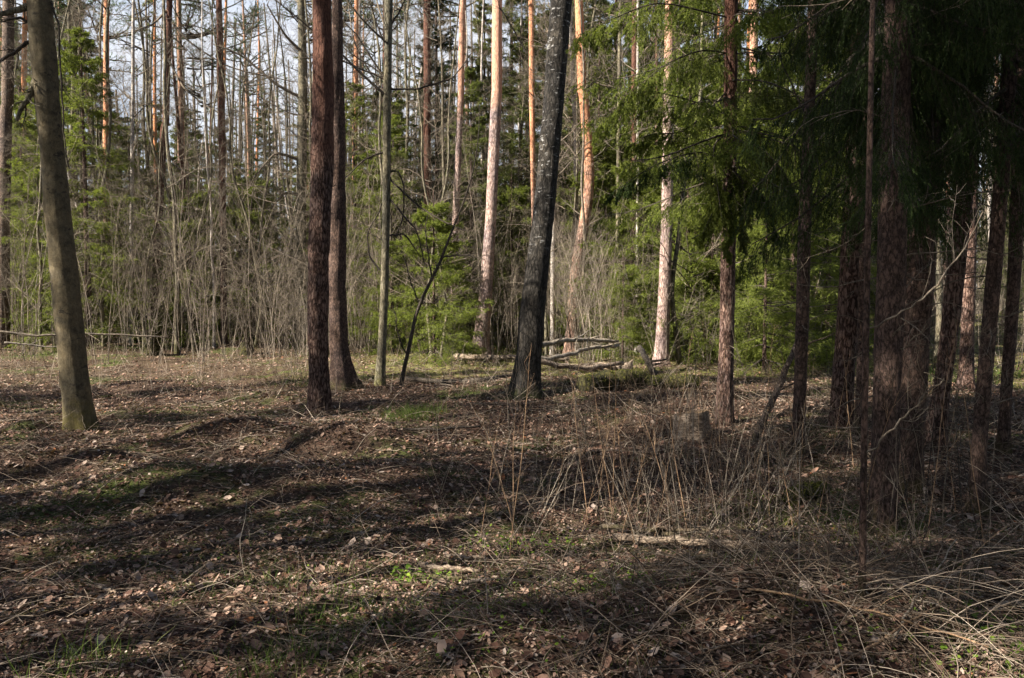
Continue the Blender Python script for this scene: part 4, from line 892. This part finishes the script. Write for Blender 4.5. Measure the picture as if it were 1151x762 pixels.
# longer tangled bents on the mound at lower right
n = 900; x = rng.normal(1.5, .8, n); y = np.maximum(rng.normal(3.75, .45, n), 2.5); az = rng.uniform(0, 6.28, n)
P = grow(np.stack([x, y, gh(x, y)], -1), np.stack([np.cos(az), np.sin(az), rng.uniform(.1, 1.6, n)], -1), rng.uniform(.2, .8, n), 9, .09, -.11)
P[:, :, 2] = np.maximum(P[:, :, 2], gh(P[:, :, 0], P[:, :, 1]) + .01)
tubes(mb, P, np.linspace(1, .4, 9)[None] * .0018 * rng.uniform(.5, 1.7, (n, 1)), 4)
n = 190; x = rng.normal(1.95, .85, n); y = rng.normal(3.75, .55, n); y = np.maximum(y, 2.5); az = rng.normal(-.35, .8, n) + np.where(rng.random(n) < .4, math.pi, 0)
P = grow(np.stack([x, y, gh(x, y)], -1), np.stack([np.cos(az), np.sin(az), rng.uniform(.0, .7, n)], -1), rng.uniform(.4, 1.3, n), 10, .05, -.07)
P[:, :, 2] = np.maximum(P[:, :, 2], gh(P[:, :, 0], P[:, :, 1]) + .01)
tubes(mb2, P, np.linspace(1, .4, 10)[None] * .0012 * rng.uniform(.5, 1.9, (n, 1)), 4)
# tall dry weed stalks between the saplings
n = 450; q = np.array([gp(float(a), float(c)) for a, c in zip(rng.normal(810, 130, n), rng.uniform(450, 640, n))])
P = grow(q, np.stack([rng.normal(0, .35, n), rng.normal(0, .35, n), 1 + 0 * q[:, 0]], -1), rng.uniform(.25, .9, n), 8, .05, -.02)
tubes(mb2, P, np.linspace(1, .4, 8)[None] * .0022 * rng.uniform(.6, 1.5, (n, 1)) * (.6 + .06 * q[:, 1:2]), 3)
n = 900; q = np.array([gp(float(a), float(c)) for a, c in zip(rng.uniform(-40, 760, n), rng.uniform(384, 450, n))])
P = grow(q, np.stack([rng.normal(0, .5, n), rng.normal(0, .5, n), 1 + 0 * q[:, 0]], -1), rng.uniform(.2, .8, n), 6, .07, -.04)
tubes(mb2, P, np.linspace(1, .4, 6)[None] * .004 * rng.uniform(.5, 1.3, (n, 1)), 3)
tag(link('fallen_twigs', mb.mesh('fallen_twigs', M['twiglit'])), 'small dark twigs scattered through the leaf litter', 'twigs', kind='stuff')
tag(link('dry_grass', mb2.mesh('dry_grass', M['straw'])), 'dry straw-coloured grass bents and weed stalks over the floor', 'dry grass', kind='stuff')

# green blades
def blades(mb, x, y, L, w, lean=.5):
    n = len(x); P = grow(np.stack([x, y, gh(x, y)], -1), np.stack([rng.normal(0, lean, n), rng.normal(0, lean, n), 1 + 0 * x], -1), L, 4, .1, -.12)
    az = rng.uniform(0, 6.28, n); s = np.stack([np.cos(az), np.sin(az), 0 * az], -1)[:, None] * (w * np.array([1, .9, .6, .08]))[None, :, None] * .5
    V = np.stack([P - s, P + s], 2).reshape(n, 8, 3); b_ = np.arange(n)[:, None] * 8
    F = np.concatenate([b_ + np.array([[2 * k, 2 * k + 1, 2 * k + 3, 2 * k + 2]]) for k in range(3)])
    mb.add(V, F)
mb = MB()
x, y = scatter(60000, 2.6, 12, 1.2); pn = _vn(x / .8 + 33, y / .7 + 33, 8) * .6 + _vn(x / .25 + 9, y / .25 + 9, 9) * .4
keep = (pn > .57) & (rng.random(len(x)) < np.where(y < 6, .7, .3)); blades(mb, x[keep], y[keep], rng.uniform(.02, .08, keep.sum()), .003)
for px, py, n, sp, L, w in ((465, 468, 700, .22, .16, .006), (95, 752, 160, .13, .16, .004), (320, 748, 220, .14, .13, .004), (310, 660, 120, .1, .1, .004), (420, 690, 500, .3, .08, .004), (920, 590, 500, .35, .10, .004), (1000, 596, 300, .15, .12, .004),
                            (1120, 745, 260, .2, .10, .004), (860, 655, 260, .2, .10, .004), (690, 660, 260, .25, .08, .004), (360, 690, 150, .12, .1, .004), (440, 640, 300, .3, .07, .004), (520, 660, 400, .4, .06, .004), (600, 650, 400, .4, .07, .004), (460, 700, 400, .4, .06, .004), (820, 600, 300, .3, .08, .004), (680, 690, 200, .3, .06, .004), (350, 430, 300, .4, .15, .006), (60, 395, 400, .8, .15, .01), (1110, 425, 1200, 1.6, .2, .014), (560, 400, 1500, 1.6, .12, .014)):
    c = gp(px, py); x = c[0] + rng.normal(0, sp, n); y = c[1] + rng.normal(0, sp, n); blades(mb, x, y, L * rng.uniform(.4, 1.2, n), w, .45)
tag(link('grass', mb.mesh('grass', M['grass'])), 'short green grass coming up through the litter', 'grass', kind='stuff')
# moss and small green herbs
mb = MB()
x, y = scatter(70000, 2.8, 22, 1.3); x = np.where((y > 12) & (x < -3), x + 6, x); pn = _vn(x / 1.1 + 63, y / .9 + 13, 18) * .65 + _vn(x / .3 + 19, y / .3 + 29, 19) * .35
keep = (pn > .62) & ((y < 6) | (y > 13)); blades(mb, x[keep], y[keep], rng.uniform(.01, .03, keep.sum()), .006, .8)
for px, py, n_, sp in ((470, 404, 2500, .8), (520, 402, 3500, 1.0), (575, 404, 2500, .9), (640, 408, 1500, .7), (690, 422, 2500, .6), (760, 424, 2000, .6), (1085, 425, 1800, .8), (1120, 428, 1500, .8), (885, 590, 500, .25)):
    c = gp(px, py); blades(mb, c[0] + rng.normal(0, sp, n_), c[1] + rng.normal(0, sp * 1.3, n_), rng.uniform(.02, .07, n_), .014, .8)
tag(link('moss', mb.mesh('moss', M['moss'])), 'low patches of yellow-green moss on the floor', 'moss', kind='stuff')
mb = MB()
def herbs(px, py, n, sp, s):
    c = gp(px, py); x = c[0] + rng.normal(0, sp, n); y = c[1] + rng.normal(0, sp * .8, n); z = gh(x, y) + rng.uniform(.01, .07, n)
    az = rng.uniform(0, 6.28, n); t = rng.normal(0, .4, (n, 2)); s = s * rng.uniform(.5, 1.2, n)[:, None]
    u = np.stack([np.cos(az), np.sin(az), t[:, 0]], -1) * s; v = np.stack([-np.sin(az), np.cos(az), t[:, 1]], -1) * s * .8; c = np.stack([x, y, z], -1)
    V = np.stack([c - u * .5, c - u * .2 + v * .4, c + u * .25 + v * .38, c + u * .5, c + u * .25 - v * .38, c - u * .2 - v * .4], 1)
    mb.add(V, np.arange(n * 6).reshape(-1, 6))
for a in ((468, 655, 60, .08, .026), (455, 650, 30, .05, .024), (502, 652, 26, .05, .024), (480, 690, 40, .3, .018), (420, 700, 40, .3, .018), (620, 670, 40, .3, .018), (560, 618, 90, .16, .025), (600, 618, 60, .12, .025), (640, 612, 60, .1, .025), (680, 660, 60, .1, .025), (715, 655, 50, .06, .025), (830, 650, 70, .1, .025), (1130, 725, 160, .16, .03), (1060, 745, 80, .14, .025),
          (850, 560, 60, .2, .02), (700, 640, 40, .1, .02), (400, 660, 50, .15, .02), (530, 690, 60, .2, .02), (1000, 600, 80, .1, .02), (960, 720, 40, .1, .02), (540, 720, 60, .2, .02), (260, 620, 40, .2, .018), (330, 600, 60, .25, .018)): herbs(*a)
tag(link('seedlings', mb.mesh('seedlings', M['herb'])), 'fresh yellow-green seedlings sprouting through the litter', 'seedlings', kind='stuff')

# ---------------------------------------------------------------- unseen trees added to shade the clearing and to block sky light
NV = np.array([SH[1], -SH[0]])
SL = 'added outside the picture to the left, to cast shade into the clearing'
def shade_tree(nn_, s0, kind, s=1.0, sxy=1.0):
    """an added tree out of view whose long shadow runs across the clearing along the line with cross coordinate nn_"""
    x, y = NV * nn_ - SH * s0
    if kind == 'bare': parts = [('trunk', BT[2]), ('crown', BARE_CROWNS[int(rng.integers(0, 3))])]
    elif kind == 'pine':
        v = int(rng.integers(0, 3)); parts = [('trunk', PT[2]), ('crown', PINE_CROWNS[v][0]), ('limbs', PINE_CROWNS[v][1]), ('dead_twigs', PD[0])]
    elif kind == 'tall spruce': parts = [('trunk', PT[2]), ('crown', SPR[4][0]), ('limbs', SPR[4][1])]
    else:
        v = 3 if kind == 'small spruce' else 4; parts = [('trunk', SPT[v]), ('crown', SPR[v][0]), ('limbs', SPR[v][1])]
    t = empty('spruce_tree' if 'spruce' in kind else kind + '_tree', (x, y, float(gh(x, y))), {'pine': 'pine tree', 'bare': 'bare tree'}.get(kind, kind) + ' ' + SL, 'tree', kind + ' trees added outside the view', rng.uniform(0, 6.28), s)
    t.scale = (s * sxy, s * sxy, s)
    for nm, me in parts:
        o = link(nm, me, t)
        if kind == 'tall spruce' and nm != 'trunk': o.location.z = 6.0
for a in [(2.4, -9.5, 'small spruce', 1.1, .8), (2.6, -7.5, 'tall spruce', 1, .55), (3.2, -9.3, 'tall spruce', 1, .38), (6.7, -8.5, 'small spruce', 1.2, .5), (5.7, -12.5, 'spruce', 1, .32), (5.0, -9.8, 'small spruce', 1.2, .45), (10.6, -12, 'bare'), (4.1, -11, 'small spruce', 1.1, .5),
          (14.6, -11, 'spruce', .9, .6), (15.9, -11.5, 'small spruce', 1.2, .7), (11.3, -10, 'tall spruce', 1, .4), (13.4, -14, 'pine'), (6.1, -6.6, 'tall spruce', 1, .6), (5.2, -2.6, 'tall spruce', 1, .6), (6.6, -2.8, 'tall spruce', 1, .6), (3.9, -5, 'tall spruce', 1, .5), (4.4, -4.8, 'tall spruce', 1, .5), (9.6, -5, 'tall spruce', 1, .45), (7.9, -14, 'small spruce', 1.3, .45), (8.8, -17, 'pine', 1, .7),
          (6.2, -6.3, 'pine', .9, .9), (7.3, -7.6, 'pine', 1, .8), (4.6, -6.5, 'pine', .8, .6), (8.0, -8.2, 'bare', 1, 1.6), (5.3, -7.4, 'bare', 1.1, 1.8), (3.6, -5.6, 'bare', .9, 1.2), (8.9, -9, 'bare', 1, 1.5), (10.2, -11, 'bare', 1, 1.8), (12.4, -12, 'bare', 1, 2), (6.4, -12, 'bare', 1, 2), (7.0, -5.8, 'bare', .8, 1.4), (13.3, -10, 'bare', 1, 2), (9.4, -14, 'bare', 1, 1.6)]:
    shade_tree(*a)
for x, y, s_ in [(4, -5, 1.2), (-2, -6, 1.3), (8.5, -1.5, 1.2), (10, 4.2, 1.1), (-7, -7, 1.3), (13.5, 8.5, 1.2), (5, -11, 1.4), (14, 0, 1.3), (-1, -12, 1.4)]:  # unseen broad spruces, added only to cut the light from the sky
    t = empty('spruce_tree', (x, y, float(gh(x, y))), 'broad spruce added outside the picture, behind or right of the view, to block sky light', 'tree', 'broad spruces added behind the view', rng.uniform(0, 6.28), s_)
    link('trunk', SPT[2], t); link('crown', SPR[2][0], t); link('limbs', SPR[2][1], t)

# ---------------------------------------------------------------- labels by neighbours, left to right
ANCH = [(-400, 'left of the leaning aspen'), (65, 'between the leaning aspen and the leaning slim red pine'), (178, 'between the leaning slim red pine and the grey forked trunk'), (338, 'between the grey forked trunk and the twin pines'), (385, 'between the twin pines and the slim alder'),
        (431, 'between the slim alder and the sunlit pinkish pine'), (549, 'between the sunlit pinkish pine and the leaning birch'), (604, 'between the leaning birch and the orange pine'), (656, 'between the orange pine and the grey-pink pine'), (747, 'between the grey-pink pine and the brown spruce'),
        (818, 'between the brown spruce and the slim dark spruce'), (903, 'between the slim dark spruce and the double trunk'), (1030, 'between the double trunk and the red-footed pine'), (1075, 'right of the red-footed pine')]
ORD = 'first second third fourth fifth sixth seventh eighth ninth tenth eleventh twelfth thirteenth fourteenth fifteenth sixteenth seventeenth eighteenth nineteenth twentieth'.split() + ['twenty-' + w for w in 'first second third fourth fifth sixth seventh eighth ninth'.split()]
bpy.context.view_layer.update()
zones = {}
for o, noun, plural in placed:
    px, _ = proj((o.location.x, o.location.y, 1.6)); k = max(i_ for i_, (a_, _) in enumerate(ANCH) if a_ <= max(px, -399))
    zones.setdefault((noun, k), []).append((px, o))
for (noun, k), L in zones.items():
    L.sort(key=lambda q: q[0])
    for i_, (_, o) in enumerate(L):
        o['label'] = (noun if len(L) == 1 else ORD[min(i_, 28)] + ' ' + noun) + ' ' + ANCH[k][1]
print('objects', len(bpy.data.objects), 'polys', sum(len(o.data.polygons) for o in bpy.data.objects if o.type == 'MESH'))
